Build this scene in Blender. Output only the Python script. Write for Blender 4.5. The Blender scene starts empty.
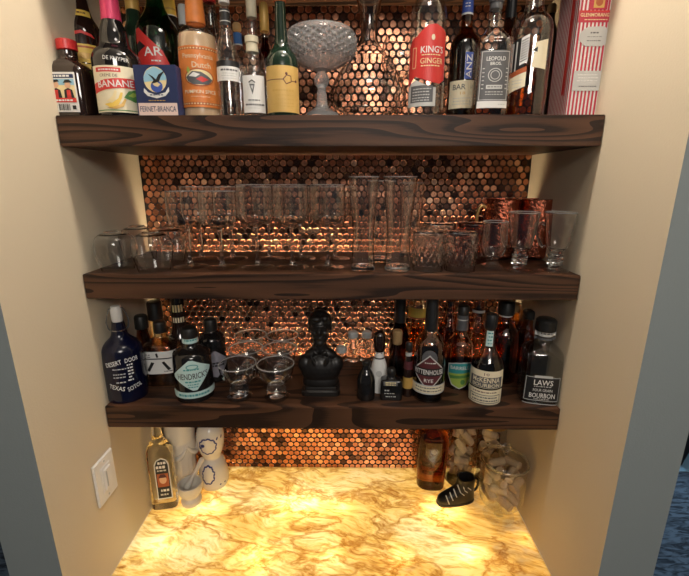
import bpy, bmesh, math, random
from mathutils import Vector, Matrix
random.seed(7)
COL = bpy.context.scene.collection
PI = math.pi
# ------------------------------------------------------------------ camera and measuring helpers
F = 406.0; TH = math.radians(14.9); PS = math.radians(0.6)
CAM = (0.0375, -0.85, 1.846)
def ray(px, py):
    x = (px-344.5)/F; y = (288-py)/F
    X, Y, Z = x, math.cos(TH)+y*math.sin(TH), -math.sin(TH)+y*math.cos(TH)
    return X*math.cos(PS)-Y*math.sin(PS), Y*math.cos(PS)+X*math.sin(PS), Z
def on_plane(px, py, Y):
    """x, z and metres per pixel where the sight line meets the upright plane at depth Y"""
    d = ray(px, py); t = (Y-CAM[1])/d[1]
    return CAM[0]+d[0]*t, CAM[2]+d[2]*t, t/F
cd = bpy.data.cameras.new('camera'); cam = bpy.data.objects.new('camera', cd); COL.objects.link(cam)
cam.location = CAM; cam.rotation_euler = (PI/2-TH, 0, PS)
cd.sensor_fit = 'HORIZONTAL'; cd.sensor_width = 36; cd.lens = 36*F/689; cd.clip_start = .02
bpy.context.scene.camera = cam
# ------------------------------------------------------------------ materials
def nt(name):
    m = bpy.data.materials.new(name); m.use_nodes = True
    t = m.node_tree; t.nodes.clear()
    return m, t, t.nodes, t.links.new
def pbr(name, col, rough=.5, metal=0, spec=.5, coat=0, trans=0, ior=1.5, bump=None, vary=0, vscale=30):
    m, t, N, L = nt(name)
    o = N.new('ShaderNodeOutputMaterial'); p = N.new('ShaderNodeBsdfPrincipled')
    p.inputs['Base Color'].default_value = (*col, 1); p.inputs['Roughness'].default_value = rough
    p.inputs['Metallic'].default_value = metal; p.inputs['Specular IOR Level'].default_value = spec
    p.inputs['Coat Weight'].default_value = coat; p.inputs['Transmission Weight'].default_value = trans
    p.inputs['IOR'].default_value = ior
    L(p.outputs[0], o.inputs[0])
    if vary or bump:
        tc = N.new('ShaderNodeTexCoord'); nz = N.new('ShaderNodeTexNoise')
        nz.inputs['Scale'].default_value = bump[0] if bump else vscale; nz.inputs['Detail'].default_value = 4
        L(tc.outputs['Object'], nz.inputs['Vector'])
        if vary:
            mx = N.new('ShaderNodeMix'); mx.data_type = 'RGBA'
            mx.inputs[6].default_value = (*[c*(1-vary) for c in col], 1); mx.inputs[7].default_value = (*[min(1, c*(1+vary)) for c in col], 1)
            L(nz.outputs['Fac'], mx.inputs[0]); L(mx.outputs[2], p.inputs['Base Color'])
        if bump:
            b = N.new('ShaderNodeBump'); b.inputs['Strength'].default_value = bump[1]; b.inputs['Distance'].default_value = .01
            L(nz.outputs['Fac'], b.inputs['Height']); L(b.outputs[0], p.inputs['Normal'])
    return m
def thin(name, tint, rough=.02, ior=1.5, gloss=1.0, haze=0):
    """thin clear wall: Fresnel reflection over tinted see-through"""
    m, t, N, L = nt(name)
    o = N.new('ShaderNodeOutputMaterial'); tr = N.new('ShaderNodeBsdfTransparent'); gl = N.new('ShaderNodeBsdfGlossy')
    lw = N.new('ShaderNodeLayerWeight'); lw.inputs['Blend'].default_value = .5; mx = N.new('ShaderNodeMixShader')
    pw = N.new('ShaderNodeMath'); pw.operation = 'POWER'; pw.inputs[1].default_value = 4.0; L(lw.outputs['Facing'], pw.inputs[0])
    fr = N.new('ShaderNodeMath'); fr.operation = 'MULTIPLY_ADD'; r0 = 2*((ior-1)/(ior+1))**2; fr.inputs[1].default_value = .92-r0; fr.inputs[2].default_value = r0; L(pw.outputs[0], fr.inputs[0])
    tr.inputs[0].default_value = (*tint, 1); gl.inputs[0].default_value = (gloss, gloss, gloss, 1); gl.inputs['Roughness'].default_value = rough
    L(fr.outputs[0], mx.inputs[0]); L(gl.outputs[0], mx.inputs[2])
    if haze:
        df = N.new('ShaderNodeBsdfDiffuse'); df.inputs[0].default_value = (.85, .85, .85, 1)
        m2 = N.new('ShaderNodeMixShader'); m2.inputs[0].default_value = haze
        L(tr.outputs[0], m2.inputs[1]); L(df.outputs[0], m2.inputs[2]); L(m2.outputs[0], mx.inputs[1])
    else:
        L(tr.outputs[0], mx.inputs[1])
    L(mx.outputs[0], o.inputs[0])
    return m
def emis(name, col, s):
    m, t, N, L = nt(name)
    o = N.new('ShaderNodeOutputMaterial'); e = N.new('ShaderNodeEmission')
    e.inputs[0].default_value = (*col, 1); e.inputs[1].default_value = s; L(e.outputs[0], o.inputs[0]); return m
def walnut():
    m, t, N, L = nt('walnut')
    o = N.new('ShaderNodeOutputMaterial'); p = N.new('ShaderNodeBsdfPrincipled'); L(p.outputs[0], o.inputs[0])
    tc = N.new('ShaderNodeTexCoord'); mp = N.new('ShaderNodeMapping'); mp.inputs['Scale'].default_value = (1.0, 7, 13)
    L(tc.outputs['Object'], mp.inputs['Vector'])
    nz = N.new('ShaderNodeTexNoise'); nz.inputs['Scale'].default_value = 1.3; nz.inputs['Detail'].default_value = 1.0; L(mp.outputs[0], nz.inputs['Vector'])
    mu = N.new('ShaderNodeMath'); mu.operation = 'MULTIPLY'; mu.inputs[1].default_value = 13; L(nz.outputs['Fac'], mu.inputs[0])
    fc = N.new('ShaderNodeMath'); fc.operation = 'FRACT'; L(mu.outputs[0], fc.inputs[0])
    fib = N.new('ShaderNodeTexNoise'); fib.inputs['Scale'].default_value = 1; fib.inputs['Detail'].default_value = 5
    m2 = N.new('ShaderNodeMapping'); m2.inputs['Scale'].default_value = (12, 220, 330); L(tc.outputs['Object'], m2.inputs['Vector']); L(m2.outputs[0], fib.inputs['Vector'])
    ad = N.new('ShaderNodeMath'); ad.operation = 'MULTIPLY_ADD'; ad.inputs[1].default_value = .5; L(fib.outputs['Fac'], ad.inputs[0]); L(fc.outputs[0], ad.inputs[2])
    r = N.new('ShaderNodeValToRGB'); e = r.color_ramp.elements
    e[0].position = .2; e[0].color = (.098, .043, .021, 1); e[1].position = 1.35; e[1].color = (.020, .009, .005, 1)
    x = r.color_ramp.elements.new(.8); x.color = (.066, .029, .014, 1)
    e[-1].position = 1.0
    L(ad.outputs[0], r.inputs[0]); L(r.outputs[0], p.inputs['Base Color']); p.inputs['Roughness'].default_value = .5; p.inputs['Specular IOR Level'].default_value = .3
    b = N.new('ShaderNodeBump'); b.inputs['Strength'].default_value = .15; b.inputs['Distance'].default_value = .002; L(fib.outputs['Fac'], b.inputs['Height']); L(b.outputs[0], p.inputs['Normal'])
    return m
def onyx():
    m, t, N, L = nt('backlit_onyx')
    o = N.new('ShaderNodeOutputMaterial'); tc = N.new('ShaderNodeTexCoord')
    mp = N.new('ShaderNodeMapping'); mp.inputs['Rotation'].default_value = (0, 0, .5); mp.inputs['Scale'].default_value = (1, 1.6, 1)
    L(tc.outputs['Object'], mp.inputs['Vector'])
    w = N.new('ShaderNodeTexNoise'); w.inputs['Scale'].default_value = 5; w.inputs['Detail'].default_value = 3; L(mp.outputs[0], w.inputs['Vector'])
    vm = N.new('ShaderNodeVectorMath'); vm.operation = 'MULTIPLY_ADD'; vm.inputs[1].default_value = (.16, .16, .16); L(w.outputs['Color'], vm.inputs[0]); L(mp.outputs[0], vm.inputs[2])
    def noise(s, d, src):
        n = N.new('ShaderNodeTexNoise'); n.inputs['Scale'].default_value = s; n.inputs['Detail'].default_value = d; n.inputs['Roughness'].default_value = .6; L(src.outputs[0], n.inputs['Vector']); return n
    a = noise(3.2, 4, vm); b = noise(22, 8, vm)
    def ramp(src, stops):
        r = N.new('ShaderNodeValToRGB'); el = r.color_ramp.elements
        while len(el) > 1: el.remove(el[-1])
        el[0].position, el[0].color = stops[0][0], (*stops[0][1], 1)
        for p_, c in stops[1:]: q = el.new(p_); q.color = (*c, 1)
        L(src, r.inputs[0]); return r
    big = ramp(a.outputs['Fac'], [(.34, (.42, .30, .18)), (.43, (.74, .49, .17)), (.51, (.88, .68, .30)), (.60, (.93, .80, .50)), (.72, (.95, .88, .66))])
    m3 = N.new('ShaderNodeMapping'); m3.inputs['Rotation'].default_value = (0, 0, -.75); m3.inputs['Scale'].default_value = (14, 42, 12); L(vm.outputs[0], m3.inputs['Vector'])
    fb = N.new('ShaderNodeTexNoise'); fb.inputs['Scale'].default_value = 1.6; fb.inputs['Detail'].default_value = 7; fb.inputs['Roughness'].default_value = .65; L(m3.outputs[0], fb.inputs['Vector'])
    fine = ramp(fb.outputs['Fac'], [(.34, (.48, .32, .13)), (.46, (.86, .74, .50)), (.56, (1, 1, 1))])
    def ridge(s, d, lo, hi, c):
        n = noise(s, d, vm); sb = N.new('ShaderNodeMath'); sb.operation = 'SUBTRACT'; sb.inputs[1].default_value = .5; L(n.outputs['Fac'], sb.inputs[0])
        ab = N.new('ShaderNodeMath'); ab.operation = 'ABSOLUTE'; L(sb.outputs[0], ab.inputs[0])
        return ramp(ab.outputs[0], [(lo, c), (hi, (1, 1, 1))])
    v1 = ridge(3.0, 6, .0, .030, (.50, .30, .12)); v2 = ridge(9, 7, .0, .05, (.80, .62, .34))
    cur = big
    for q in (fine, v1):
        mx = N.new('ShaderNodeMix'); mx.data_type = 'RGBA'; mx.blend_type = 'MULTIPLY'; mx.inputs[0].default_value = .85
        L(cur.outputs[2] if cur.bl_idname == 'ShaderNodeMix' else cur.outputs[0], mx.inputs[6]); L(q.outputs[0], mx.inputs[7]); cur = mx
    tl = N.new('ShaderNodeBsdfTranslucent'); df = N.new('ShaderNodeBsdfDiffuse'); gl = N.new('ShaderNodeBsdfGlossy'); gl.inputs['Roughness'].default_value = .12
    L(cur.outputs[2], tl.inputs[0]); L(cur.outputs[2], df.inputs[0])
    m1 = N.new('ShaderNodeMixShader'); m1.inputs[0].default_value = .3; L(tl.outputs[0], m1.inputs[1]); L(df.outputs[0], m1.inputs[2])
    fr = N.new('ShaderNodeFresnel'); fr.inputs[0].default_value = 1.45
    m2 = N.new('ShaderNodeMixShader'); L(fr.outputs[0], m2.inputs[0]); L(m1.outputs[0], m2.inputs[1]); L(gl.outputs[0], m2.inputs[2]); L(m2.outputs[0], o.inputs[0])
    return m
def penny():
    m, t, N, L = nt('copper_penny')
    o = N.new('ShaderNodeOutputMaterial'); p = N.new('ShaderNodeBsdfPrincipled'); L(p.outputs[0], o.inputs[0])
    at = N.new('ShaderNodeAttribute'); at.attribute_name = 'tone'
    L(at.outputs['Color'], p.inputs['Base Color']); p.inputs['Metallic'].default_value = .95; p.inputs['Roughness'].default_value = .25
    tc = N.new('ShaderNodeTexCoord'); nz = N.new('ShaderNodeTexNoise'); nz.inputs['Scale'].default_value = 420; nz.inputs['Detail'].default_value = 2; L(tc.outputs['Object'], nz.inputs['Vector'])
    b = N.new('ShaderNodeBump'); b.inputs['Strength'].default_value = .12; b.inputs['Distance'].default_value = .001; L(nz.outputs['Fac'], b.inputs['Height']); L(b.outputs[0], p.inputs['Normal'])
    return m
def carpet():
    m, t, N, L = nt('blue_grey_carpet')
    o = N.new('ShaderNodeOutputMaterial'); p = N.new('ShaderNodeBsdfPrincipled'); L(p.outputs[0], o.inputs[0]); p.inputs['Roughness'].default_value = .95
    tc = N.new('ShaderNodeTexCoord'); mp = N.new('ShaderNodeMapping'); mp.inputs['Rotation'].default_value = (0, 0, -.9); mp.inputs['Scale'].default_value = (7, 26, 7); L(tc.outputs['Object'], mp.inputs['Vector'])
    nz = N.new('ShaderNodeTexNoise'); nz.inputs['Scale'].default_value = 1.5; nz.inputs['Detail'].default_value = 5; nz.inputs['Distortion'].default_value = 1.2; L(mp.outputs[0], nz.inputs['Vector'])
    r = N.new('ShaderNodeValToRGB'); e = r.color_ramp.elements; e[0].position = .4; e[0].color = (.022, .028, .038, 1); e[1].position = .60; e[1].color = (.13, .16, .20, 1)
    L(nz.outputs['Fac'], r.inputs[0]); L(r.outputs[0], p.inputs['Base Color'])
    return m
M = dict(
 cream_wall=pbr('cream_paint', (.66, .57, .42), .6, bump=(260, .06)), grey_wall=pbr('grey_green_paint', (.30, .33, .322), .65, bump=(260, .06)),
 pale_wall=pbr('pale_blue_paint', (.42, .62, .72), .7), ceil=pbr('ceiling_white', (.75, .72, .68), .8),
 walnut=walnut(), onyx=onyx(), penny=penny(), carpet=carpet(), grout=pbr('dark_grout', (.022, .013, .010), .7),
 lightbox=pbr('light_box_white', (.85, .82, .75), .8), cabinet=pbr('cabinet_paint', (.25, .27, .26), .5), steel=pbr('brushed_steel', (.6, .6, .6), .3, 1),
 glass=thin('clear_glass', (.955, .965, .965)), glassy=pbr('solid_glass', (.97, .985, .98), .0, trans=1, ior=1.45),
 smoke=thin('smoky_glass', (.70, .72, .72)), cutglass=pbr('cut_crystal', (.97, .98, .98), .02, trans=.78, ior=1.5), realglass=pbr('blown_glass', (.985, .99, .99), .0, trans=1, ior=1.45), coverglass=thin('cover_glass', (.93, .94, .93), .03),
 brown_g=thin('brown_glass', (.34, .17, .06)), amber_g=thin('amber_glass', (.62, .33, .10)), green_g=thin('green_bottle_glass', (.10, .38, .22)),
 pink_g=thin('rose_glass', (.74, .55, .48)), ochre=pbr('ochre_paper', (.66, .42, .12), .55, vary=.12, vscale=40), glowtint_g=pbr('onyx_glow_tinted_glass', (.995, .975, .86), .0, trans=1, ior=1.42), brownsolid=pbr('amber_filled_glass', (.24, .062, .012), .02, trans=1, ior=1.42), lemon_g=thin('pale_yellow_glass', (.97, .955, .80)),
 black_g=pbr('black_glass', (.010, .009, .009), .06, coat=.5), dkbrown=pbr('dark_brown_glass', (.022, .010, .007), .06, coat=.5), dkgreen=pbr('dark_green_glass', (.012, .028, .016), .07, coat=.5),
 navy_g=pbr('navy_ceramic_glaze', (.003, .0045, .022), .22, coat=.2), whisky=thin('whisky', (.72, .42, .15), .05, 1.1), dwhisky=thin('dark_whisky', (.14, .065, .03), .05, 1.1),
 clearliq=thin('clear_spirit', (.93, .94, .94), .02, 1.1), redliq=thin('red_liqueur', (.35, .02, .02), .04, 1.1), yellowliq=thin('yellow_liqueur', (.95, .72, .20), .04, 1.1), cream=pbr('cream_liqueur', (.78, .54, .33), .25, coat=.5),
 white=pbr('white_paper', (.80, .79, .76), .6), cream_p=pbr('cream_paper', (.80, .72, .52), .6, vary=.12, vscale=60), black=pbr('black_print', (.012, .012, .013), .45), grey=pbr('grey_print', (.10, .10, .105), .5), silver=pbr('silver_print', (.55, .55, .53), .4),
 red=pbr('red_print', (.62, .035, .03), .45), orange=pbr('orange_print', (.72, .22, .045), .5, vary=.25, vscale=70), dorange=pbr('rust_print', (.42, .10, .03), .5), gold=pbr('gold_foil', (.62, .38, .10), .4, .15), yellow=pbr('yellow_print', (.82, .56, .10), .5),
 pinkfoil=pbr('raspberry_foil', (.70, .06, .16), .32, .2), redcap=pbr('red_plastic', (.62, .03, .03), .35), blue=pbr('blue_print', (.05, .10, .42), .5), navy=pbr('navy_card', (.018, .030, .10), .45), pinkcard=pbr('pale_pink_print', (.80, .62, .55), .55),
 pink=pbr('candy_red_print', (.50, .03, .06), .45), sky=pbr('sky_print', (.30, .55, .70), .5), sand=pbr('sand_print', (.85, .70, .38), .5), green=pbr('green_print', (.09, .24, .06), .5), lime=pbr('lime_print', (.34, .46, .08), .5), teal=pbr('teal_print', (.04, .30, .30), .5),
 palecyan=pbr('pale_turquoise_print', (.55, .74, .72), .5), lilac=pbr('lilac_print', (.32, .31, .36), .5), skin=pbr('face_print', (.75, .45, .28), .5), maroon=pbr('maroon_print', (.10, .02, .025), .5),
 cork=pbr('cork', (.50, .34, .19), .85, bump=(300, .4), vary=.28, vscale=220), plug=pbr('cork_stopper', (.42, .26, .11), .8, vary=.2, vscale=200), blackcap=pbr('black_stopper', (.014, .013, .012), .4), bluecap=pbr('blue_foil', (.04, .13, .36), .35), whitecap=pbr('white_plastic', (.74, .72, .68), .4),
 relief=pbr('amber_glass_relief', (.10, .04, .015), .12, coat=.4), boot=pbr('black_boot_glaze', (.010, .009, .009), .3, spec=.35), copper=pbr('hammered_copper', (.38, .115, .065), .16, 1, bump=(95, .6)), brass=pbr('brass', (.70, .46, .18), .3, 1), chrome=pbr('chrome', (.75, .75, .75), .15, 1),
 bronze=pbr('dark_bronze', (.009, .007, .006), .45, coat=.1), ceramic=pbr('white_glaze', (.78, .74, .66), .25, coat=.4), stone=pbr('mortar_marble', (.74, .69, .60), .5, vary=.12, vscale=40), bluepaint=pbr('cobalt_paint', (.03, .045, .20), .35),
 switch=pbr('white_switch_plastic', (.86, .84, .80), .3), shadowgap=pbr('dark_slot', (.06, .06, .06), .6), hide=pbr('black_leather', (.012, .012, .014), .3),
 led=emis('warm_led', (1, .78, .48), 95.0),
)
# ------------------------------------------------------------------ mesh helpers
class MB:
    def __init__(s): s.v = []; s.f = []; s.m = []; s.mats = []
    def add(s, v, f, mat):
        mat = M[mat] if isinstance(mat, str) else mat
        if mat not in s.mats: s.mats.append(mat)
        i = s.mats.index(mat); b = len(s.v); s.v += [tuple(p) for p in v]
        for q in f: s.f.append(tuple(b+k for k in q)); s.m.append(i)
        return s
    def build(s, name, parent=None, loc=None, angle=38, flat=False):
        me = bpy.data.meshes.new(name); me.from_pydata(s.v, [], s.f)
        for m in s.mats: me.materials.append(m)
        me.polygons.foreach_set('material_index', s.m)
        if not flat:
            me.polygons.foreach_set('use_smooth', [True]*len(s.f)); me.set_sharp_from_angle(angle=math.radians(angle))
        me.update()
        o = bpy.data.objects.new(name, me); COL.objects.link(o)
        if parent: o.parent = parent
        if loc: o.location = loc
        return o
def bm_into(mb, bm, mat):
    bm.verts.ensure_lookup_table()
    for i, v in enumerate(bm.verts): v.index = i
    mb.add([v.co[:] for v in bm.verts], [[v.index for v in f.verts] for f in bm.faces], mat); bm.free()
def box(mb, x0, x1, y0, y1, z0, z1, mat, bev=0, seg=2):
    bm = bmesh.new(); bmesh.ops.create_cube(bm, size=1)
    for v in bm.verts: v.co = ((x0+x1)/2+v.co.x*(x1-x0), (y0+y1)/2+v.co.y*(y1-y0), (z0+z1)/2+v.co.z*(z1-z0))
    if bev: bmesh.ops.bevel(bm, geom=bm.edges[:], offset=bev, segments=seg, affect='EDGES', clamp_overlap=True)
    bm_into(mb, bm, mat); return mb
def lathe(mb, prof, mat, seg=40, sq=2, asp=1, c=(0, 0, 0), fn=None, rot=0):
    """prof: (r, z) bottom to top; r = 0 closes with a point. sq > 2 squares the widest part, asp flattens it"""
    rm = max(p[0] for p in prof); V = []; rings = []
    for k, (r, z) in enumerate(prof):
        if r < 1e-6: rings.append([len(V)]); V.append((c[0], c[1], c[2]+z)); continue
        w = min(1, max(0, (r/rm-.5)/.35)); w = w*w*(3-2*w); n = 2+(sq-2)*w; a = 1+(asp-1)*w; ring = []
        for i in range(seg):
            t = 2*PI*i/seg+rot; ct, st = math.cos(t), math.sin(t); rr = fn(r, z, t) if fn else r
            x = rr*math.copysign(abs(ct)**(2/n), ct); y = rr*a*math.copysign(abs(st)**(2/n), st)
            ring.append(len(V)); V.append((c[0]+x, c[1]+y, c[2]+z))
        rings.append(ring)
    Fc = []
    for A, B in zip(rings, rings[1:]):
        if len(A) == 1 and len(B) == 1: continue
        for i in range(seg):
            j = (i+1) % seg
            if len(A) == 1: Fc.append((A[0], B[j], B[i]))
            elif len(B) == 1: Fc.append((A[i], A[j], B[0]))
            else: Fc.append((A[i], A[j], B[j], B[i]))
    mb.add(V, Fc, mat); return mb
def tube(mb, pts, r, mat, seg=8, closed=False):
    P = [Vector(p) for p in pts]; n = len(P); V = []; Fc = []; up = Vector((.13, .27, .95)).normalized(); rad = r if isinstance(r, (list, tuple)) else [r]*n
    for i, p in enumerate(P):
        t = (P[(i+1) % n]-P[i-1]) if closed else (P[min(i+1, n-1)]-P[max(i-1, 0)]); t.normalize()
        a = t.cross(up)
        if a.length < .05: a = t.cross(Vector((1, 0, 0)))
        a.normalize(); b = t.cross(a)
        for k in range(seg):
            q = 2*PI*k/seg; V.append(p+(a*math.cos(q)+b*math.sin(q))*rad[i])
    for i in range(n if closed else n-1):
        j = (i+1) % n
        for k in range(seg): l = (k+1) % seg; Fc.append((i*seg+k, i*seg+l, j*seg+l, j*seg+k))
    if not closed: Fc += [tuple(range(seg))[::-1], tuple((n-1)*seg+k for k in range(seg))]
    mb.add(V, Fc, mat); return mb
def chaikin(p, k=2):
    for _ in range(k):
        q = [p[0]]
        for a, b in zip(p, p[1:]):
            q += [(a[0]*.75+b[0]*.25, a[1]*.75+b[1]*.25), (a[0]*.25+b[0]*.75, a[1]*.25+b[1]*.75)]
        p = q+[p[-1]]
    return p
_txt = {}
def glyphs(s, bold=0):
    if (s, bold) not in _txt:
        cu = bpy.data.curves.new('lettering', 'FONT'); cu.body = s; cu.size = 1; cu.resolution_u = 2; cu.offset = .010*bold; cu.align_x = 'CENTER'
        o = bpy.data.objects.new('lettering', cu); COL.objects.link(o)
        me = bpy.data.meshes.new_from_object(o.evaluated_get(bpy.context.evaluated_depsgraph_get()))
        v = [(p.co.x, p.co.y) for p in me.vertices]; f = [tuple(p.vertices) for p in me.polygons]
        bpy.data.objects.remove(o); bpy.data.meshes.remove(me)
        x0, x1 = min(p[0] for p in v), max(p[0] for p in v); y0, y1 = min(p[1] for p in v), max(p[1] for p in v)
        _txt[(s, bold)] = ([((p[0]-(x0+x1)/2)/(x1-x0), (p[1]-(y0+y1)/2)/(y1-y0)) for p in v], f, (x1-x0)/(y1-y0))
    return _txt[(s, bold)]
# flat print items, in photo pixels: x from the thing's axis, y down the picture
def R(x0, y0, x1, y1, m): return ('p', [(x0, y0), (x1, y0), (x1, y1), (x0, y1)], m)
def P(pts, m): return ('p', pts, m)
def E(x, y, rx, ry, m, n=20): return ('p', [(x+rx*math.cos(2*PI*i/n), y+ry*math.sin(2*PI*i/n)) for i in range(n)], m)
def T(s, x, y, h, m, w=None, rot=0, bold=0): return ('t', s, x, y, h, m, w, rot, bold)
def frame(x0, y0, x1, y1, w, m): return [R(x0, y0, x1, y0+w, m), R(x0, y1-w, x1, y1, m), R(x0, y0, x0+w, y1, m), R(x1-w, y0, x1, y1, m)]
def scribble(x0, x1, ys, m, h=.7):
    """small print too fine to read: short rows of dashes"""
    rnd = random.Random(int(abs(x0*7+ys[0]*13))); out = []
    for y in ys:
        x = x0+rnd.random()*1.5
        while x < x1-1.5:
            w = 1+rnd.random()*2.2; out.append(R(x, y-h/2, min(x+w, x1), y+h/2, m)); x += w+.7
    return out
def decal(mb, items, fn):
    """fn(x_px, y_px, lift) -> point; each item lies just over the one before"""
    flat = []
    for k, it in enumerate(items): flat += [(k, q) for q in (it if isinstance(it, list) else [it])]
    for k, it in flat:
        lift = .0005+.00010*k
        if it[0] == 't':
            _, s, x, y, h, m, w, rot, bold = it; v, f, ar = glyphs(s, bold); w = w or h*ar; c, sn = math.cos(rot), math.sin(rot)
            bm = bmesh.new(); vs = [bm.verts.new((x+(p[0]*w)*c+(p[1]*h)*sn, y-(p[1]*h)*c+(p[0]*w)*sn, 0)) for p in v]
            for q in f:
                try: bm.faces.new([vs[i] for i in q])
                except ValueError: pass
            lo = min(p.co.x for p in vs); hi = max(p.co.x for p in vs); q = lo+1.3
            while q < hi:
                bmesh.ops.bisect_plane(bm, geom=bm.verts[:]+bm.edges[:]+bm.faces[:], plane_co=(q, 0, 0), plane_no=(1, 0, 0)); q += 1.3
            for i, vv in enumerate(bm.verts): vv.index = i
            mb.add([fn(vv.co.x, vv.co.y, lift) for vv in bm.verts], [[vv.index for vv in ff.verts] for ff in bm.faces], m); bm.free()
        else:
            bm = bmesh.new(); bm.faces.new([bm.verts.new((a, b, 0)) for a, b in it[1]])
            xs = [a for a, _ in it[1]]; st = 2.0; q = math.ceil(min(xs)/st)*st
            while q < max(xs):
                bmesh.ops.bisect_plane(bm, geom=bm.verts[:]+bm.edges[:]+bm.faces[:], plane_co=(q, 0, 0), plane_no=(1, 0, 0)); q += st
            ys = [b for _, b in it[1]]; q = math.ceil(min(ys)/6)*6
            while q < max(ys):
                bmesh.ops.bisect_plane(bm, geom=bm.verts[:]+bm.edges[:]+bm.faces[:], plane_co=(0, q, 0), plane_no=(0, 1, 0)); q += 6
            bmesh.ops.recalc_face_normals(bm, faces=bm.faces[:])
            for i, vv in enumerate(bm.verts): vv.index = i
            mb.add([fn(vv.co.x, vv.co.y, lift) for vv in bm.verts], [[vv.index for vv in ff.verts] for ff in bm.faces], it[2]); bm.free()
    return mb
def shell(prof, th):
    """outer wall up, over the lip, inner wall down: a real wall thickness; prof starts on the axis"""
    inn = [(max(r_-th, 0), z_+(th if r_ < .6*max(p[0] for p in prof) else 0)) for r_, z_ in prof]
    return prof+[(prof[-1][0]-th/2, prof[-1][1]+th*.4)]+inn[::-1]
def tag(o, label=None, cat=None, group=None, kind=None):
    if label: o['label'] = label
    if cat: o['category'] = cat
    if group: o['group'] = group
    if kind: o['kind'] = kind
    return o
def thing(name, label, cat, loc, group=None, rz=0):
    o = bpy.data.objects.new(name, None); COL.objects.link(o); o.location = loc; o.rotation_euler = (0, 0, rz); o.empty_display_size = .05
    return tag(o, label, cat, group)
def dup(root, loc, label=None, rz=0):
    r = root.copy(); COL.objects.link(r); r.location = loc; r.rotation_euler = (0, 0, rz)
    if label: r['label'] = label
    for ch in list(root.children):
        c = ch.copy(); COL.objects.link(c); c.parent = r
        for g in ch.children:
            d = g.copy(); COL.objects.link(d); d.parent = c
    return r
def prof_at(prof, h):
    for (r0, h0), (r1, h1) in zip(prof, prof[1:]):
        if h0 <= h <= h1 and h1 > h0: return r0+(r1-r0)*(h-h0)/(h1-h0)
    return prof[-1][0] if h > prof[-1][1] else prof[0][0]
def measure(c, Y, z0, rows):
    """rows: (y_px, half_width_px) from the top down -> (r, h) from the base up"""
    out = []
    for y, hw in rows[::-1]:
        _, z, s = on_plane(c[0], y, Y); out.append((hw*s, z-z0))
    return out
SHELF = dict(top=1.9685, mid=1.6487, low=1.3286, counter=.914)
def bottle(name, label, cat, c, Y, shelf, rows, mat, cap=None, liq=None, labs=(), sq=2, asp=1, group=None, neck=None, seg=44, dx=0, face=None):
    z0 = SHELF[shelf]; X = on_plane(c[0], c[1], Y)[0]+dx
    t = thing(name, label, cat, (X, Y, z0), group, math.atan2(CAM[0]-X, Y-CAM[1])*(face if face is not None else .85 if sq == 2 else .4))
    pr = [p for p in measure(c, Y, z0, rows) if p[1] > .012]
    pr = [(pr[0][0]*.97, .0004), (pr[0][0], .006)]+pr
    body = chaikin(pr, 2)
    lathe(MB(), [(0, .0012)]+body+[(0, body[-1][1])], mat, seg, sq, asp).build('glass_body', t)
    if liq:
        lv, lm = liq; hl = min(on_plane(c[0], lv, Y)[1]-z0, body[-1][1]-.002)
        inner = [(max(r-.0022, .001), max(h, .004)) for r, h in body if h < hl]; inner.append((max(prof_at(body, hl)-.0022, .001), hl))
        lathe(MB(), [(0, .004)]+inner+[(0, hl)], lm, seg, sq, asp).build('liquid', t)
    if cap:
        cn, crows, cm = cap[:3]; cp = measure(c, Y, z0, crows)
        cp = [(0, cp[0][1]), (cp[0][0]*.93, cp[0][1]), (cp[0][0], cp[0][1]+.001)]+cp[1:-1]+[(cp[-1][0], cp[-1][1]-.001), (cp[-1][0]*.9, cp[-1][1]), (0, cp[-1][1])]
        lathe(MB(), cp, cm, 28).build(cn, t)
    rm = max(p[0] for p in body)
    def fn(x, y, lift):
        _, z, s = on_plane(c[0], y, Y); r = prof_at(body, z-z0); _, z, s = on_plane(c[0], y, Y-r*asp); h = z-z0; r = prof_at(body, h); u = x*s
        if sq == 2: a = u/r; return ((r+lift)*math.sin(a), -(r+lift)*math.cos(a), h)
        w = min(1, max(0, (r/rm-.5)/.35)); w = w*w*(3-2*w); n = 2+(sq-2)*w; a = 1+(asp-1)*w
        q = min(.98, abs(u/r)); return (u, -r*a*(1-q**n)**(1/n)-lift, h)
    for ln, items in labs: decal(MB(), items, fn).build(ln, t, flat=True)
    return t, fn, body
# ------------------------------------------------------------------ the setting
XL, XR, YB, YF = -.540, .535, .314, -.212      # niche sides, back, and the outer corner of the side walls
def struct(name, mb, label=None):
    o = mb.build(name, flat=True); tag(o, label, None, None, 'structure'); return o
b = MB()                                                         # wing walls: cream inside the niche, grey outside
def wing(name, x0, x1, inner):
    mb = MB(); y0, y1, z0, z1 = YF, YB+.12, 0, 2.75
    V = [(x, y, z) for x in (x0, x1) for y in (y0, y1) for z in (z0, z1)]
    mb.add(V, [(0, 1, 5, 4), (2, 3, 7, 6), (0, 2, 6, 4), (1, 3, 7, 5)], 'grey_wall')
    mb.add(V, [(0, 1, 3, 2)], 'cream_wall' if inner == 0 else 'grey_wall'); mb.add(V, [(4, 5, 7, 6)], 'cream_wall' if inner == 1 else 'grey_wall')
    return struct(name, mb)
wing('wall_left', XL-.108, XL, 1); wing('wall_right', XR, XR+.108, 0)
mb = MB(); box(mb, XL, XR, YB, YB+.12, 0, 2.75, 'grout')       # back wall faced with pennies
tones = []
P0 = .01935; row = P0*math.sqrt(3)/2; z = .919; k = 0; R0 = .0087
nv0 = len(mb.f)
rnd = random.Random(3)
V = []; Fc = []; seg = 12
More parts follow.
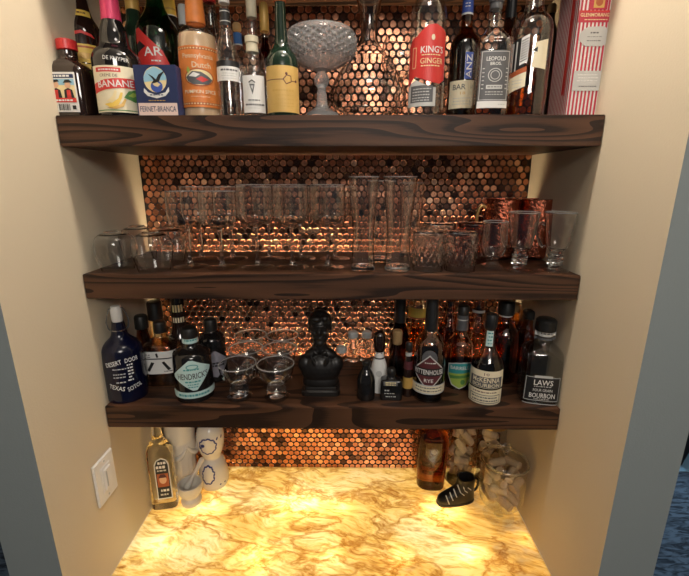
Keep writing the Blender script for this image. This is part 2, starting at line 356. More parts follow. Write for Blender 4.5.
while z < 2.27:
    x = XL+.0105+(P0/2 if k % 2 else 0)
    while x < XR-.004:
        u = rnd.random()
        if u < .10: col = (.10, .050, .036)
        elif u < .22: col = (.30, .14, .085)
        elif u < .70: col = (.58, .25, .145)
        elif u < .90: col = (.72, .34, .20)
        else: col = (.86, .50, .32)
        q = rnd.uniform(.8, 1.2); col = tuple(min(1, c*q) for c in col)
        tx, tz = rnd.gauss(0, .028), rnd.gauss(0, .028); a0 = rnd.random()*.5; b0 = len(V)
        for rr, dy in ((R0, -.0001), (R0, -.0013), (R0*.90, -.0016), (R0*.84, -.0012)):
            for i in range(seg):
                a = a0+2*PI*i/seg; px_, pz_ = rr*math.cos(a), rr*math.sin(a)
                V.append((x+px_, YB+dy-(.0007 if dy < -.0005 else 0)+px_*tx+pz_*tz, z+pz_))
        for r_ in range(3):
            for i in range(seg):
                j = (i+1) % seg; Fc.append((b0+r_*seg+i, b0+r_*seg+j, b0+(r_+1)*seg+j, b0+(r_+1)*seg+i)); tones.append(col)
        Fc.append(tuple(b0+3*seg+i for i in range(seg))); tones.append(col)
        x += P0
    z += row; k += 1
mb.add(V, Fc, 'penny'); wb = struct('wall_back', mb, 'back wall faced with rows of copper pennies set in dark grout')
at = wb.data.attributes.new('tone', 'FLOAT_COLOR', 'FACE'); flat = [0, 0, 0, 1]*nv0
for c in tones: flat += [*c, 1]
at.data.foreach_set('color', flat)
struct('ceiling', box(MB(), -3.4, 4.2, -3.2, 3.2, 2.75, 2.85, 'ceil'))
struct('floor', box(MB(), -3.4, 4.2, -3.2, 3.2, -.05, 0, 'carpet'))
struct('wall_hall', box(MB(), .7, 4.2, 3.1, 3.18, 0, 2.75, 'pale_wall'), 'pale blue wall at the far end of the carpeted room')
struct('baseboard_hall', box(MB(), .7, 4.2, 3.085, 3.0995, 0, .11, 'pale_wall', .003))
struct('floor_hall', box(MB(), .7, 4.2, 1.43, 3.08, .0002, .006, 'pale_wall'), 'pale blue hard floor beyond the carpet')
struct('wall_side', box(MB(), -3.4, -1.0, 1.62, 1.70, 0, 2.75, 'grey_wall'))
# base cabinet with its light box, and the onyx top
t = thing('base_cabinet', 'painted base cabinet under the glowing onyx countertop', 'cabinet', (0, 0, 0))
mb = MB(); box(mb, XL+.004, XR-.004, -.19, YB-.004, .09, .79, 'cabinet', .002); box(mb, XL+.02, XR-.02, -.15, YB-.02, .0, .09, 'black'); mb.build('carcass', t, flat=True)
for x0, x1, hx in ((XL+.006, -.004, -.03), (.001, XR-.006, .03)):
    d = box(MB(), x0, x1, -.21, -.191, .10, .785, 'cabinet', .003).build('door', t, flat=True)
    tube(MB(), [(hx, -.213, .62), (hx, -.24, .62), (hx, -.24, .75), (hx, -.213, .75)], .005, 'steel').build('handle', d)
t = thing('onyx_countertop', 'glowing amber and cream onyx countertop lit from below', 'countertop', (0, 0, 0))
mb = MB(); x0, x1, y0, y1, za, zb = XL+.0015, XR-.0015, -.225, YB-.0015, .79, .914
mb.add([(x0, y0, zb), (x1, y0, zb), (x1, y1, zb), (x0, y1, zb), (x0, y0, zb-.03), (x1, y0, zb-.03)], [(0, 1, 2, 3), (0, 4, 5, 1)], 'onyx'); mb.build('slab', t, flat=True)
mb = MB(); box(mb, x0, x1, y0+.01, y1, za, za+.006, 'lightbox')
box(mb, x0, x0+.004, y0+.01, y1, za+.006, zb-.004, 'lightbox'); box(mb, x1-.004, x1, y0+.01, y1, za+.006, zb-.004, 'lightbox')
box(mb, x0+.004, x1-.004, y1-.004, y1, za+.006, zb-.004, 'lightbox'); box(mb, x0+.004, x1-.004, y0+.01, y0+.014, za+.006, zb-.03, 'lightbox'); mb.build('light_box', t, flat=True)
# floating shelves, each with a slot along the back for its light strip
def shelf(top, bottom, label, strip):
    nm = thing('floating_shelf', label, 'shelf', (0, 0, 0), 'floating walnut shelves')
    mb = MB(); box(mb, XL+.001, XR-.001, 0, YB-.020, bottom, top, 'walnut', .0016); mb.build('board', nm, flat=True)
    box(MB(), XL+.001, XR-.001, YB-.0198, YB-.003, bottom, bottom+.018, 'walnut').build('back_rail', nm, flat=True)
    if strip:
        s = thing('light_strip', strip, 'light strip', (0, YB-.0115, bottom+.0182), 'warm light strips behind the shelves')
        box(MB(), XL+.004, XR-.004, -.006, .006, 0, .004, 'whitecap').build('channel', s, flat=True)
        mb = MB(); mb.add([(XL+.01, -.0035, .0045), (XR-.01, -.0035, .0045), (XR-.01, .0035, .0045), (XL+.01, .0035, .0045)], [(0, 1, 2, 3)], 'led'); mb.build('lit_strip', s, flat=True)
shelf(1.9685, 1.911, 'thick walnut shelf carrying the brightly lit liqueur bottles and decanter', 'warm light strip behind the walnut shelf of liqueur bottles')
shelf(1.6487, 1.594, 'thick walnut shelf carrying the stemmed wine glasses and tumblers', 'warm light strip behind the walnut shelf of glassware')
shelf(1.3286, 1.272, 'thick walnut shelf carrying the dark bust and shadowed bottles', 'warm light strip behind the walnut shelf with the bust')
shelf(2.322, 2.266, 'walnut shelf at the very top edge, seen only from beneath', None)
# light switch on the left wall
t = thing('light_switch', 'white rocker light switch plate on the left niche wall', 'light switch', (XL, -.044, 1.167))
box(MB(), .0005, .0065, -.0375, .0375, -.056, .056, 'switch', .0025).build('wall_plate', t)
mb = MB(); box(mb, .0066, .0085, -.0175, .0175, -.034, .034, 'switch', .0008); mb.build('rocker_frame', t)
r = box(MB(), .0086, .0125, -.012, .0135, -.028, .028, 'switch', .0015).build('rocker', t)
box(MB(), .0128, .0138, -.0085, -.0045, -.018, .022, 'silver', .0003).build('dimmer_slider', t)
for zz in (-.045, .045):
    tube(MB(), [(.006, 0, zz), (.0075, 0, zz)], .0028, 'silver', 10).build('screw', t)
# black chair standing in the room beyond the right wall: only a foot shows
t = thing('lounge_chair', 'black chair with tapered foot standing on pale blue floor beyond the right wall', 'chair', (2.64, 1.80, .0062))
box(MB(), -.34, .34, -.30, .30, .26, .42, 'hide', .03).build('seat', t); box(MB(), -.34, .34, .22, .33, .421, .85, 'hide', .03).build('backrest', t)
for sx in (-1, 1):
    for sy in (-1, 1):
        tube(MB(), [(sx*.38, sy*.30, 0), (sx*.355, sy*.285, .10), (sx*.30, sy*.25, .258)], [.012, .026, .042], 'hide', 14).build('leg', t)
# ------------------------------------------------------------------ top shelf
TP = 'top'
bottle('liqueur_bottle', 'stout dark bottle with red cap and picture label of two figures in hats', 'bottle', (74, 80), .046, TP,
 [(52, 8.5), (58, 8.5), (61, 10), (66, 16), (71, 19), (80, 19.5), (113, 19.5)], 'dkbrown', ('screw_cap', [(40, 8.5), (41, 9.3), (51, 9.3)], 'redcap'), sq=4, asp=.8, face=0, dx=-.004,
 labs=[('label', [R(-15, 72, 13, 112, 'white'), R(-13.5, 74, 11.5, 78, 'navy'), R(-13.5, 79, 11.5, 102, 'sand'), R(-13.5, 79, 11.5, 85, 'sky'), E(-7, 84.5, 3, 3.6, 'skin'), P([(-11, 83), (-3, 81.5), (-4.5, 79.5), (-9, 79.8)], 'black'), E(5, 85, 3, 3.6, 'skin'), P([(0.5, 83), (10, 82.5), (7, 79.6), (3, 79.8)], 'black'),
   P([(-12.5, 102), (-11, 90), (-7, 88), (-3, 90), (-1.5, 102)], 'black'), P([(-8.5, 101), (-9, 90), (-5.5, 90), (-5.5, 101)], 'red'), P([(.2, 102), (1, 90), (5, 88), (9, 90), (10.8, 102)], 'black'), P([(3, 101), (3.5, 90), (7, 90), (7.5, 101)], 'red'), R(-13.5, 98, 11.5, 102.5, 'red'), scribble(-10, 8, [100.4], 'white', 1.6), scribble(-12, 10, [76], 'white', 2),
   R(-12.5, 105.5, -9, 109.5, 'black'), R(7, 105.5, 10.5, 109.5, 'black'), [R(-6.5+i*1.3, 104, -6.5+i*1.3+(.5 if i % 3 else .9), 110.5, 'black') for i in range(9)]])])
bottle('liqueur_bottle', 'brown coffee liqueur bottle with yellow label and yellow neck band, behind red-capped bottle', 'bottle', (79.5, 12), .145, TP,
 [(-12, 6.5), (0, 8), (10, 9), (18, 11), (26, 15.5), (36, 17.5), (60, 18), (112, 18)], 'dkbrown',
 labs=[('neck_label', [R(-11, 9, 11, 15.5, 'yellow'), scribble(-6, 6, [12.2], 'maroon', 2)]), ('label', [R(-23, 43, 23, 62, 'yellow'), R(-23, 45, 23, 47, 'dorange'), R(-23, 52, 23, 58, 'gold'), R(-23, 63, 23, 108, 'yellow'), [P([(-22+i*5, 108), (-20.5+i*5, 66), (-18.5+i*5, 66), (-17+i*5, 108)], 'maroon') for i in range(9)]]), ('emblem', [P([(-12, 36), (-9, 32), (0, 29.5), (9, 32), (12, 36), (9, 35), (0, 32.5), (-9, 35)], 'red')])])
bottle('liqueur_bottle', 'dark banana liqueur bottle with raspberry foil neck and cream fruit label', 'bottle', (108, 10), .053, TP,
 [(-4, 7.5), (20, 8.5), (26, 10.5), (34, 12.5), (42, 13), (48, 14.5), (53, 19.6), (59, 22.5), (66, 22.8), (113, 22.5)], 'black_g', ('foil_capsule', [(-8, 7.6), (0, 8.6), (22, 9.4)], 'pinkfoil'), dx=.004,
 labs=[('label', [R(-27, 65, 27, 112, 'cream_p'), R(-26, 109.5, 26, 110.5, 'green'), R(-21, 67, 4, 71.5, 'red'), scribble(-19, 2, [69.3], 'white', 1.6), T('CREME DE', -8, 75, 3, 'maroon', 17),
   P([(-26, 83), (-12, 79.3), (0, 77.6), (12, 77), (26, 78.5), (26, 88), (12, 87), (0, 87.6), (-12, 89.5), (-26, 93)], 'red'), T('BANANE', -2.5, 83, 7, 'white', 35, -.05, 1),
   P([(4, 97), (9, 90), (17, 87.5), (25, 89), (25, 99), (14, 101)], 'green'), P([(8, 95), (13, 91), (19, 92), (13, 96)], 'lime'), P([(-15, 104), (-9, 107.5), (-2, 105.5), (2, 98), (3.5, 92), (1.5, 92), (-1, 98), (-6, 102)], 'yellow'), P([(-12, 101), (-7, 103), (-3.5, 99), (-1.5, 91), (-3.5, 90), (-6, 96)], 'sand'), P([(-13, 107.5), (-4, 109), (3, 106), (6, 99), (4.5, 98), (1, 103.5), (-6, 106.5)], 'gold')]),
  ('shoulder_print', [T('DE KUYPER', 1, 58, 3.6, 'white', 24, .06)])])
bottle('wine_bottle', 'dark bottle with gold screw cap behind the banana liqueur', 'bottle', (132, 5), .19, TP,
 [(8, 6), (16, 6.5), (26, 8), (36, 13), (48, 14), (112, 14)], 'dkgreen', ('screw_cap', [(-3, 6.2), (0, 6.6), (11, 6.6)], 'gold'), labs=[('label', [R(-18, 56, 18, 76, 'lime'), R(-18, 70, 18, 72, 'green')])])
bottle('liqueur_bottle', 'large green glass bottle with slanted red label, behind the navy box', 'bottle', (154.5, 0), .138, TP,
 [(-14, 6), (0, 7.5), (9, 9), (17, 13), (26, 18.5), (36, 21.5), (48, 22), (112, 21)], 'green_g', liq=(50, 'green_g'),
 labs=[('label', [P([(-24, 62), (-24, 28), (-19, 27), (4, 50), (10, 64), (6, 66), (-20, 66)], 'red'), P([(-24, 43), (-19, 40), (-12, 46), (-24, 52)], 'black'), T('AR', -5.5, 51, 9, 'white', 18, -.03, 1), scribble(-8, 3, [60.5], 'white', 1.4)])])
# navy gift box
Yb = .012; bx = on_plane(158.5, 110, Yb); s_ = bx[2]; z0 = SHELF[TP]; hz = on_plane(156, 64.5, Yb)[1]-z0
t = thing('gift_box', 'small navy card box with bird and globe emblem and pale pink foot', 'box', (bx[0], Yb, z0))
box(MB(), -.0415, .0415, 0, .05, 0, hz, 'navy', .001).build('carton', t, flat=True)
def boxfn(x, y, lift, Y=Yb, c=158.5):
    _, z, s = on_plane(c, y, Y); return (x*s, -lift, z-z0)
decal(MB(), [R(-19.5, 103, 19.5, 118, 'pinkcard'), T('FERNET-BRANCA', 0, 109, 5.5, 'navy', 36, bold=1), E(0, 79.5, 11.5, 13, 'sand'), P([(-11.2, 82), (-11.4, 77), (-8, 70.5), (0, 66.6), (8, 70.5), (11.4, 77), (11.2, 80)], 'sky'), E(1, 86.5, 6, 6, 'blue'), P([(-3, 84), (1, 81.5), (5, 84.5), (2, 87), (-1, 86)], 'sand'),
 P([(-12, 88), (-8, 92.5), (0, 95), (9, 92.5), (13, 87), (13, 91.5), (9, 96), (0, 98.5), (-9, 96), (-12.5, 92)], 'white'), scribble(-7, 7, [95], 'navy', 1), P([(-7, 73.5), (-2, 76.5), (1, 79.5), (4, 74.5), (11, 70.5), (6, 77), (4, 81.5), (0, 83), (-4, 83.5), (-1.5, 80.5), (-3, 78)], 'black'), scribble(-9, 9, [100.6], 'gold', .8)], boxfn).build('printed_front', t, flat=True)
bottle('aperitif_bottle', 'dark bottle with bright yellow neck wrapper behind the green bottle', 'bottle', (169, 8), .24, TP,
 [(-8, 5.5), (10, 6), (18, 6.5), (27, 10), (36, 12), (112, 12)], 'black_g', labs=[('neck_wrapper', [R(-10, -8, 10, 14, 'yellow'), R(-10, 7, 10, 9, 'gold'), R(-10, 14, 10, 15, 'white')]), ('label', [R(-14, 58, 14, 72, 'sky'), R(-14, 72, 14, 92, 'white')])])
bottle('spirit_bottle', 'slim bottle with silver cap squeezed between yellow-necked and orange-labelled bottles', 'bottle', (183.5, 18), .192, TP,
 [(27, 4.2), (32, 4.8), (40, 6), (50, 6.4), (112, 6.4)], 'smoke', ('screw_cap', [(5, 4.2), (8, 5), (26, 5)], 'silver'), labs=[('label', [R(-11, 62, 11, 74, 'sky'), R(-11, 74, 11, 92, 'white')])])
bottle('cream_liqueur_bottle', 'tall pumpkin cream liqueur bottle with orange label and orange foil neck', 'bottle', (198.5, 75), .066, TP,
 [(-12, 7), (5, 8), (24, 8.8), (27, 10), (31, 15), (36, 18.5), (44, 19.4), (112, 19)], 'glass', ('foil_sleeve', [(-12, 7.8), (0, 8.6), (20, 9.4), (25, 9.4)], 'orange'), liq=(37, 'cream'), dx=.003,
 labs=[('label', [R(-24, 45, 24, 107, 'orange'), R(-24, 46.5, 24, 49, 'dorange'), R(-24, 102, 24, 104.5, 'dorange'), [E(-21+i*3, 47.7, .8, .8, 'sand', 8) for i in range(15)], [E(-21+i*3, 103.3, .8, .8, 'sand', 8) for i in range(15)], T('Pennsylvania', 0, 56, 6.5, 'cream_p', 31), T('Dutch', 3, 64.5, 5.8, 'cream_p', 18), E(0, 77, 14.5, 9, 'dorange', 28), E(0, 77, 13.2, 7.8, 'sand', 28), P([(-13, 77), (-6, 71), (2, 71.5), (8, 75), (13, 79), (8, 84), (-6, 84.4), (-11, 81)], 'grey'), P([(-10, 76), (-5, 72), (1, 74), (-3, 77)], 'white'), P([(-3, 79), (2, 76), (9, 79), (3, 82)], 'red'), P([(-12, 70), (-10, 66), (-8, 70), (-10, 73)], 'lime'), T('PUMPKIN SPICE', 0, 91.5, 3.6, 'cream_p', 31, bold=1), T('cream liqueur', 0, 96.5, 2, 'cream_p', 18)]), ('foil_print', [E(0, 6, 4, 5.5, 'gold'), E(0, 6, 2.6, 4, 'dorange')])])
bottle('spirit_bottle', 'clear bottle with red cap standing behind orange-labelled and white-capped bottles', 'bottle', (209.5, 4), .16, TP,
 [(4, 5.5), (20, 6), (32, 7.5), (42, 10), (50, 10.8), (112, 10.8)], 'smoke', ('screw_cap', [(-8, 5.8), (-5, 6.3), (3, 6.3)], 'redcap'), liq=(60, 'dwhisky'))
bottle('spirit_bottle', 'tall slim clear bottle with white cap, black neck label and narrow white label', 'bottle', (229, 80), .040, TP,
 [(-1, 4.6), (22, 4.8), (30, 5.6), (42, 8), (54, 10.4), (62, 11.2), (112, 11.1)], 'glass', ('screw_cap', [(-12, 4.4), (-8, 5.4), (4, 5.4)], 'whitecap'), liq=(80, 'clearliq'),
 labs=[('neck_label', [R(-8, 8, 8, 25, 'black'), R(-8, 10, 8, 11, 'silver'), R(-8, 20, 8, 21, 'silver')]), ('label', [R(-15, 60, 15, 66, 'black'), R(-15, 66, 15, 80.5, 'white'), scribble(-8, 10, [69.5], 'grey', 1.8), scribble(-7, 9, [73, 75.5, 78], 'silver')])])
bottle('spirit_bottle', 'clear bottle with brown stopper and blue foil collar, behind slim white-capped bottle', 'bottle', (237.5, 38), .245, TP,
 [(32, 3.8), (44, 4), (52, 6), (60, 8), (68, 8.6), (112, 8.6)], 'glass', ('stopper', [(23, 3.4), (25, 4.2), (31, 4.2)], 'plug'), labs=[('neck_foil', [R(-7, 32, 7, 43.5, 'bluecap'), R(-7, 43.5, 7, 45, 'silver')])])
bottle('spirit_bottle', 'short clear bottle with cream stopper and ice cream cone label', 'bottle', (254.2, 90), .046, TP,
 [(53, 5), (60, 5.2), (64, 7), (69, 11.5), (74, 12.9), (80, 13), (112, 12.9)], 'glass', ('stopper', [(36, 4.6), (37, 6.6), (43, 6.8), (44, 5.6), (53, 6.2)], 'cream_p'), liq=(76, 'clearliq'),
 labs=[('label', [R(-12, 75, 12, 112.5, 'white'), E(-1.5, 83, 2.6, 2.6, 'silver'), P([(-4.2, 84), (1.2, 84), (-1.2, 94.5)], 'grey'), P([(-3, 85.5), (0, 85.5), (-1.3, 90)], 'silver'), [P([(-5, 82), (-1.5, 79.4), (2, 82), (1.3, 82.8), (-1.5, 80.6), (-4.3, 82.8)], 'black')], scribble(-6, 6, [100], 'grey', 1.2), scribble(-9, 10, [104.5], 'grey', 1.8), scribble(-7, 7, [108], 'silver')])])
bottle('spirit_bottle', 'tall bottle with long pale cork, behind the cone-label bottle', 'bottle', (251.5, 15), .138, TP,
 [(16, 4.6), (36, 5), (48, 6.5), (56, 9.5), (64, 10.5), (112, 10.5)], 'glass', ('cork', [(-10, 4.6), (0, 5.2), (18, 5.2)], 'cream_p'))
bottle('liqueur_bottle', 'red liqueur bottle with tarnished gold cap near the yellow-labelled wine bottle', 'bottle', (264, 18), .225, TP,
 [(31, 3.8), (40, 4), (48, 5), (58, 9), (66, 10), (112, 10)], 'glass', ('foil_cap', [(3, 3.9), (6, 4.5), (32, 4.6)], 'gold'), liq=(38, 'redliq'))
bottle('wine_bottle', 'dark green wine bottle with ochre label and molecule drawing', 'bottle', (283, 90), .042, TP,
 [(-8, 5), (5, 5.3), (38, 6), (45, 7.2), (51, 10.5), (57, 14.5), (64, 16.2), (112, 16.2)], 'dkgreen', ('wax_top', [(-12, 5.6), (-9, 6), (3, 6.1)], 'dorange'),
 labs=[('label', [R(-22, 65, 22, 112, 'ochre'), [R(-22, 78.7, 1, 79.5, 'maroon'), P([(1, 79.5), (.5, 78.6), (4, 74.6), (4.5, 75.2)], 'maroon'), P([(4, 75), (4, 74), (9, 75), (9, 75.9)], 'maroon'), P([(8.5, 75), (9.2, 75), (9.6, 81), (8.8, 81)], 'maroon'), P([(9.2, 80.6), (9.2, 81.6), (4, 84), (3.6, 83.2)], 'maroon'), P([(4.4, 83.8), (3.6, 83.8), (.6, 79.3), (1.4, 79)], 'maroon'), R(9, 80, 14, 80.8, 'maroon'), E(15, 80, 1.4, 1.4, 'maroon'), E(4.2, 73.2, 1.3, 1.3, 'maroon')], scribble(-11, 13, [90], 'gold', 2), scribble(-8, 12, [95, 99, 103, 106], 'gold')])])
# cut crystal compote
Yc = .10; c = (322, 110); X = on_plane(*c, Yc)[0]
t = thing('crystal_compote', 'footed cut crystal compote bowl with diamond pattern between wine bottle and decanter', 'compote', (X, Yc, SHELF[TP]))
m_ = measure(c, Yc, SHELF[TP], [(30.5, 29.5), (33, 33.2), (37, 34.8), (42, 35.2), (48, 34.8), (54, 33), (59, 30), (64, 24), (68, 16), (70, 8)])
pts = chaikin(m_, 1); zt, zl = on_plane(322, 38, Yc)[1]-SHELF[TP], on_plane(321, 60, Yc)[1]-SHELF[TP]
fine = []
for a, bq in zip(pts, pts[1:]):
    for i in range(2): fine.append((a[0]+(bq[0]-a[0])*i/2, a[1]+(bq[1]-a[1])*i/2))
def cut(r, z, th):
    if not zl < z < zt: return r
    a = th*11/PI; q = (z-zl)/(zt-zl)*3.5
    u, v = (a+q) % 1, (a-q) % 1
    return r*(1+.15*(min(u, 1-u)+min(v, 1-v)-.5))
lathe(MB(), [(0, fine[0][1])]+fine+[(fine[-1][0]*.96, fine[-1][1]-.003)]+[(r*.93, z+.002) for r, z in fine[::-1][4:]]+[(0, fine[0][1]+.006)], 'cutglass', 132, fn=cut).build('bowl', t, angle=1)
st = measure(c, Yc, SHELF[TP], [(69.5, 7), (72, 4.5), (75, 6), (80, 8), (85, 6.5), (88, 4), (92, 4.5), (104, 5.5), (108, 7), (112, 13), (113.5, 16)])
lathe(MB(), [(0, 0), (st[0][0], 0)]+st+[(0, st[-1][1])], 'cutglass', 16).build('stem', t, angle=25)
# decanter
Yd = .178; c = (368, 95); X = on_plane(*c, Yd)[0]
t = thing('wine_decanter', 'wide-bottomed clear glass wine decanter with tall flared neck', 'decanter', (X, Yd, SHELF[TP]))
m_ = measure(c, Yd, SHELF[TP], [(-14, 17), (-4, 14), (8, 10.5), (22, 8.2), (36, 8), (44, 10), (54, 17), (66, 25), (78, 32), (88, 36.5), (96, 38), (103, 37.2), (108, 33), (112, 27)])
lathe(MB(), shell([(0, .022), (.008, .018), (.016, .004), (.03, .0004)]+chaikin([p for p in m_ if p[1] > .004], 2), .0024), 'realglass', 64).build('vessel', t)
# balloon glass behind
def stemware(name, label, cat, c, Y, shelf, bowl, stem, foot_r, group=None, bm='realglass', dx=0):
    z0 = SHELF[shelf]; X = on_plane(*c, Y)[0]+dx; t = thing(name, label, cat, (X, Y, z0), group)
    bp = chaikin(measure(c, Y, z0, bowl), 2); lathe(MB(), shell([(0, bp[0][1]-.0005)]+bp, .0012), bm, 48).build('bowl', t)
    s = on_plane(c[0], c[1], Y)[2]; rs = stem*s; hb = bp[0][1]
    lathe(MB(), [(0, .0042), (rs*1.5, .0042), (rs, .012), (rs, hb-.012), (rs*1.7, hb-.001), (0, hb-.0008)], 'glassy', 16).build('stem', t)
    lathe(MB(), [(0, 0), (foot_r*s, 0), (foot_r*s, .0012), (foot_r*s*.4, .0028), (rs*1.6, .0045), (0, .0046)], 'glassy', 40).build('foot', t)
    return t
stemware('balloon_wine_glass', 'round balloon wine glass half hidden behind the decanter', 'wine glass', (394, 100), .235, TP, [(37, 15), (44, 17.5), (56, 19), (66, 18), (74, 13), (80, 5)], 1.3, 14, dx=.012)
bottle('liqueur_bottle', 'clear round-shouldered bottle with wavy bright red label', 'bottle', (425.5, 90), .052, TP,
 [(-20, 6), (-10, 8), (-4, 11.5), (3, 15), (12, 17.3), (24, 18), (112, 17.6)], 'glass', liq=(-8, 'clearliq'),
 labs=[('label', [P([(-22, 86), (-22, 43), (-17, 36), (-12, 35), (-6, 29), (0, 24.5), (8, 23.5), (16, 27), (22, 30), (22, 78), (14, 83), (4, 82), (-6, 78), (-12, 75.5), (-17, 80)], 'red'), E(5, 37, 1.8, 3, 'cream_p'), T('KING\'S', 5, 49, 7, 'white', 24, bold=1), scribble(-7, 15, [54.5], 'sand', 1), T('GINGER', 5, 60.5, 5.6, 'sand', 24), scribble(-7, 15, [65.5], 'sand', 1.1), frame(-16, 46, -11.5, 67, .5, 'sand')]),
  ('lower_label', [P([(-21, 106), (-21, 86), (-16, 81), (-11, 79), (-4, 83), (4, 87), (10, 87), (10, 106)], 'silver'), R(-17, 85, 7, 102, 'grey'), scribble(-15, 5, [88.5, 91.5, 94.5, 97.5, 100], 'silver', .9)])])
bottle('whiskey_bottle', 'dark whiskey bottle with blue neck band and pale yellow label, behind the grey label bottle', 'bottle', (463, 80), .13, TP,
 [(-12, 4.8), (10, 5.2), (28, 5.8), (33, 8), (38, 12), (44, 14.5), (52, 15.2), (112, 14.8)], 'brown_g', liq=(42, 'dwhisky'),
 labs=[('neck_label', [R(-9, -6, 9, 12, 'blue'), R(-9, 12, 9, 14, 'white'), scribble(-3, 4, [3, 6], 'white', 1)]), ('label', [R(-15, 80, 11, 108, 'cream_p'), T('BAR', -4, 86.5, 5.5, 'grey', 13, bold=1), T('18', 0, 93, 3, 'gold', 5), scribble(-10, 8, [98, 101, 104], 'silver')]), ('side_label', [R(.5, 52, 8.5, 79, 'blue'), T('ANZ', 4.5, 66, 5.5, 'white', 24, -PI/2, 1)])])
bottle('whiskey_bottle', 'square-shouldered clear bottle with charcoal grey patterned label', 'bottle', (488.8, 95), .048, TP,
 [(6, 5.6), (20, 6.2), (28, 7.2), (34, 11), (40, 15.5), (46, 17.8), (54, 18.2), (112, 18)], 'glass', ('stopper', [(-12, 6.5), (-8, 7.2), (3, 7.2), (4, 6), (10, 6)], 'grey'), liq=(106, 'whisky'), sq=3.2, asp=.85, face=.1,
 labs=[('neck_print', [scribble(-5, 5, [38, 41], 'white', .8)]), ('label', [R(-15, 50, 14.5, 101, 'grey'), frame(-14, 51, 13.5, 100, .6, 'silver'), T('LEOPOLD', 0, 58.5, 4.2, 'white', 19, bold=1), T('BROS.', 0, 63.5, 3.2, 'white', 11, bold=1), E(0, 75, 7, 7, 'silver'), E(0, 75, 6.2, 6.2, 'grey'), E(0, 75, 4.6, 4.6, 'silver'), E(0, 75, 3.9, 3.9, 'grey'), R(-8, 85, 8, 89, 'silver'), scribble(-7, 7, [87], 'grey', 1), scribble(-9, 9, [92, 94.5], 'silver', .8), [R(-12.5+q*23, 68+i*4, -10.5+q*23, 69+i*4, 'silver') for i in range(6) for q in (0, 1)], R(-15, 101, 14.5, 108, 'white'), scribble(4, 12, [104.5], 'silver')])])
bottle('whiskey_bottle', 'slim black-necked bottle between the charcoal label and half-full whiskey bottles', 'bottle', (511.5, 8), .165, TP,
 [(-14, 4.5), (15, 5), (28, 6), (38, 10), (48, 11), (112, 11)], 'brown_g', liq=(44, 'dwhisky'), labs=[('neck_foil', [R(-8, -14, 8, 17, 'black')])])
bottle('whiskey_bottle', 'half-full whiskey bottle with tilted barcode label beside the striped box', 'bottle', (529, 60), .058, TP,
 [(-12, 8), (6, 8.6), (12, 10), (17, 14), (22, 17.8), (30, 19.5), (40, 19.8), (112, 18.6)], 'glass', liq=(70, 'whisky'),
 labs=[('label', [P([(-26, 41), (-17, 37), (-5, 34), (-5, 70), (-26, 77)], 'black'), [R(-24+i*2.2, 40.5-i*.4, -22.4+i*2.2, 69, 'silver') for i in (1, 2, 4)], P([(-10, 36), (-2.5, 33), (-2.5, 61), (-10, 64)], 'white'), [P([(-9.5, 39+i*2.6), (-3, 36.5+i*2.6), (-3, 37.5+i*2.6), (-9.5, 40.2+i*2.6)], 'black') for i in range(9)], P([(-26, 72.5), (-2.5, 65.5), (-2.5, 71), (-26, 78)], 'dorange'), P([(-26, 78), (-2.5, 71), (-2.5, 86), (-26, 93)], 'cream_p'), scribble(-17, -5, [79, 82, 86], 'silver')]), ('back_label', [P([(4, 42), (17, 38), (17, 69), (2, 67)], 'cream_p'), P([(1, 50), (6, 46.5), (6, 52)], 'black')])])
bottle('miniature_bottle', 'small dark bottle with tan stopper peeping above shoulder of half-full whiskey bottle', 'bottle', (551.5, 12), .2, TP,
 [(14, 3.6), (22, 4), (32, 8), (40, 9), (112, 9)], 'black_g', ('stopper', [(4, 3.4), (6, 4.2), (13, 4.2)], 'plug'))
# striped whisky carton
Ys = .04; xa, _, s_ = on_plane(566, 113.5, Ys); xb = on_plane(599.4, 113.5, Ys)[0]; wz = .285; dp = .085
t = thing('whisky_carton', 'tall pink and white striped whisky carton in the right corner', 'box', ((xa+xb)/2, Ys, z0)); hw_ = (xb-xa)/2
box(MB(), -hw_, hw_, 0, dp, 0, wz, 'white', .0012).build('carton', t, flat=True)
pm = 1/s_
def cfn(x, y, lift): return (x*s_, -lift, on_plane(583, y, Ys)[1]-z0)
def sfn(x, y, lift): return (-hw_-lift, x*s_, on_plane(556, y, Ys)[1]-z0)
W = hw_*pm; D = dp*pm; zt = -38
its = [[R(-W+.8+i*3.62, zt, -W+2.7+i*3.62, 117, 'pink') for i in range(9)]]
its += [R(-W, 10.5, W, 22.5, 'pink'), R(-W, 10.5, W, 12, 'red'), T('GLENMORANGIE', 0, 15, 3.6, 'sand', 2*W-3, bold=1), scribble(-11, 11, [19.8], 'sand', .9), R(-7, -8, 9, 10, 'pink'), R(-4, -3, 6, 8, 'gold'), E(1, 2, 3.4, 4.4, 'dorange'),
  P([(-13, 33), (-10, 29), (-6, 27), (9, 26.5), (13, 30), (15, 33), (15, 40), (12, 45), (8, 46.5), (-7, 46.5), (-11, 43), (-14, 40)], 'silver'), scribble(-5, 6, [33], 'grey', 1.4), scribble(-7, 9, [37], 'grey', .5), scribble(-7, 9, [41], 'grey', .9), R(-14.5, 71, 13, 91, 'silver'), scribble(-11, 10, [75, 78, 81], 'white', .8), scribble(-9, 9, [86.5], 'grey', .9)]
pf = decal(MB(), its, cfn).build('printed_front', t, flat=True)
its = [[R(.8+i*3.2, zt, 2.2+i*3.2, 117, 'pink') for i in range(int(D/3.2))]]+[P([(9, zt), (15, zt), (15, 95), (12, 92), (9, 95)], 'red'), R(0, zt, 1.4, 117, 'red')]
decal(MB(), its, sfn).build('printed_side', t, flat=True)
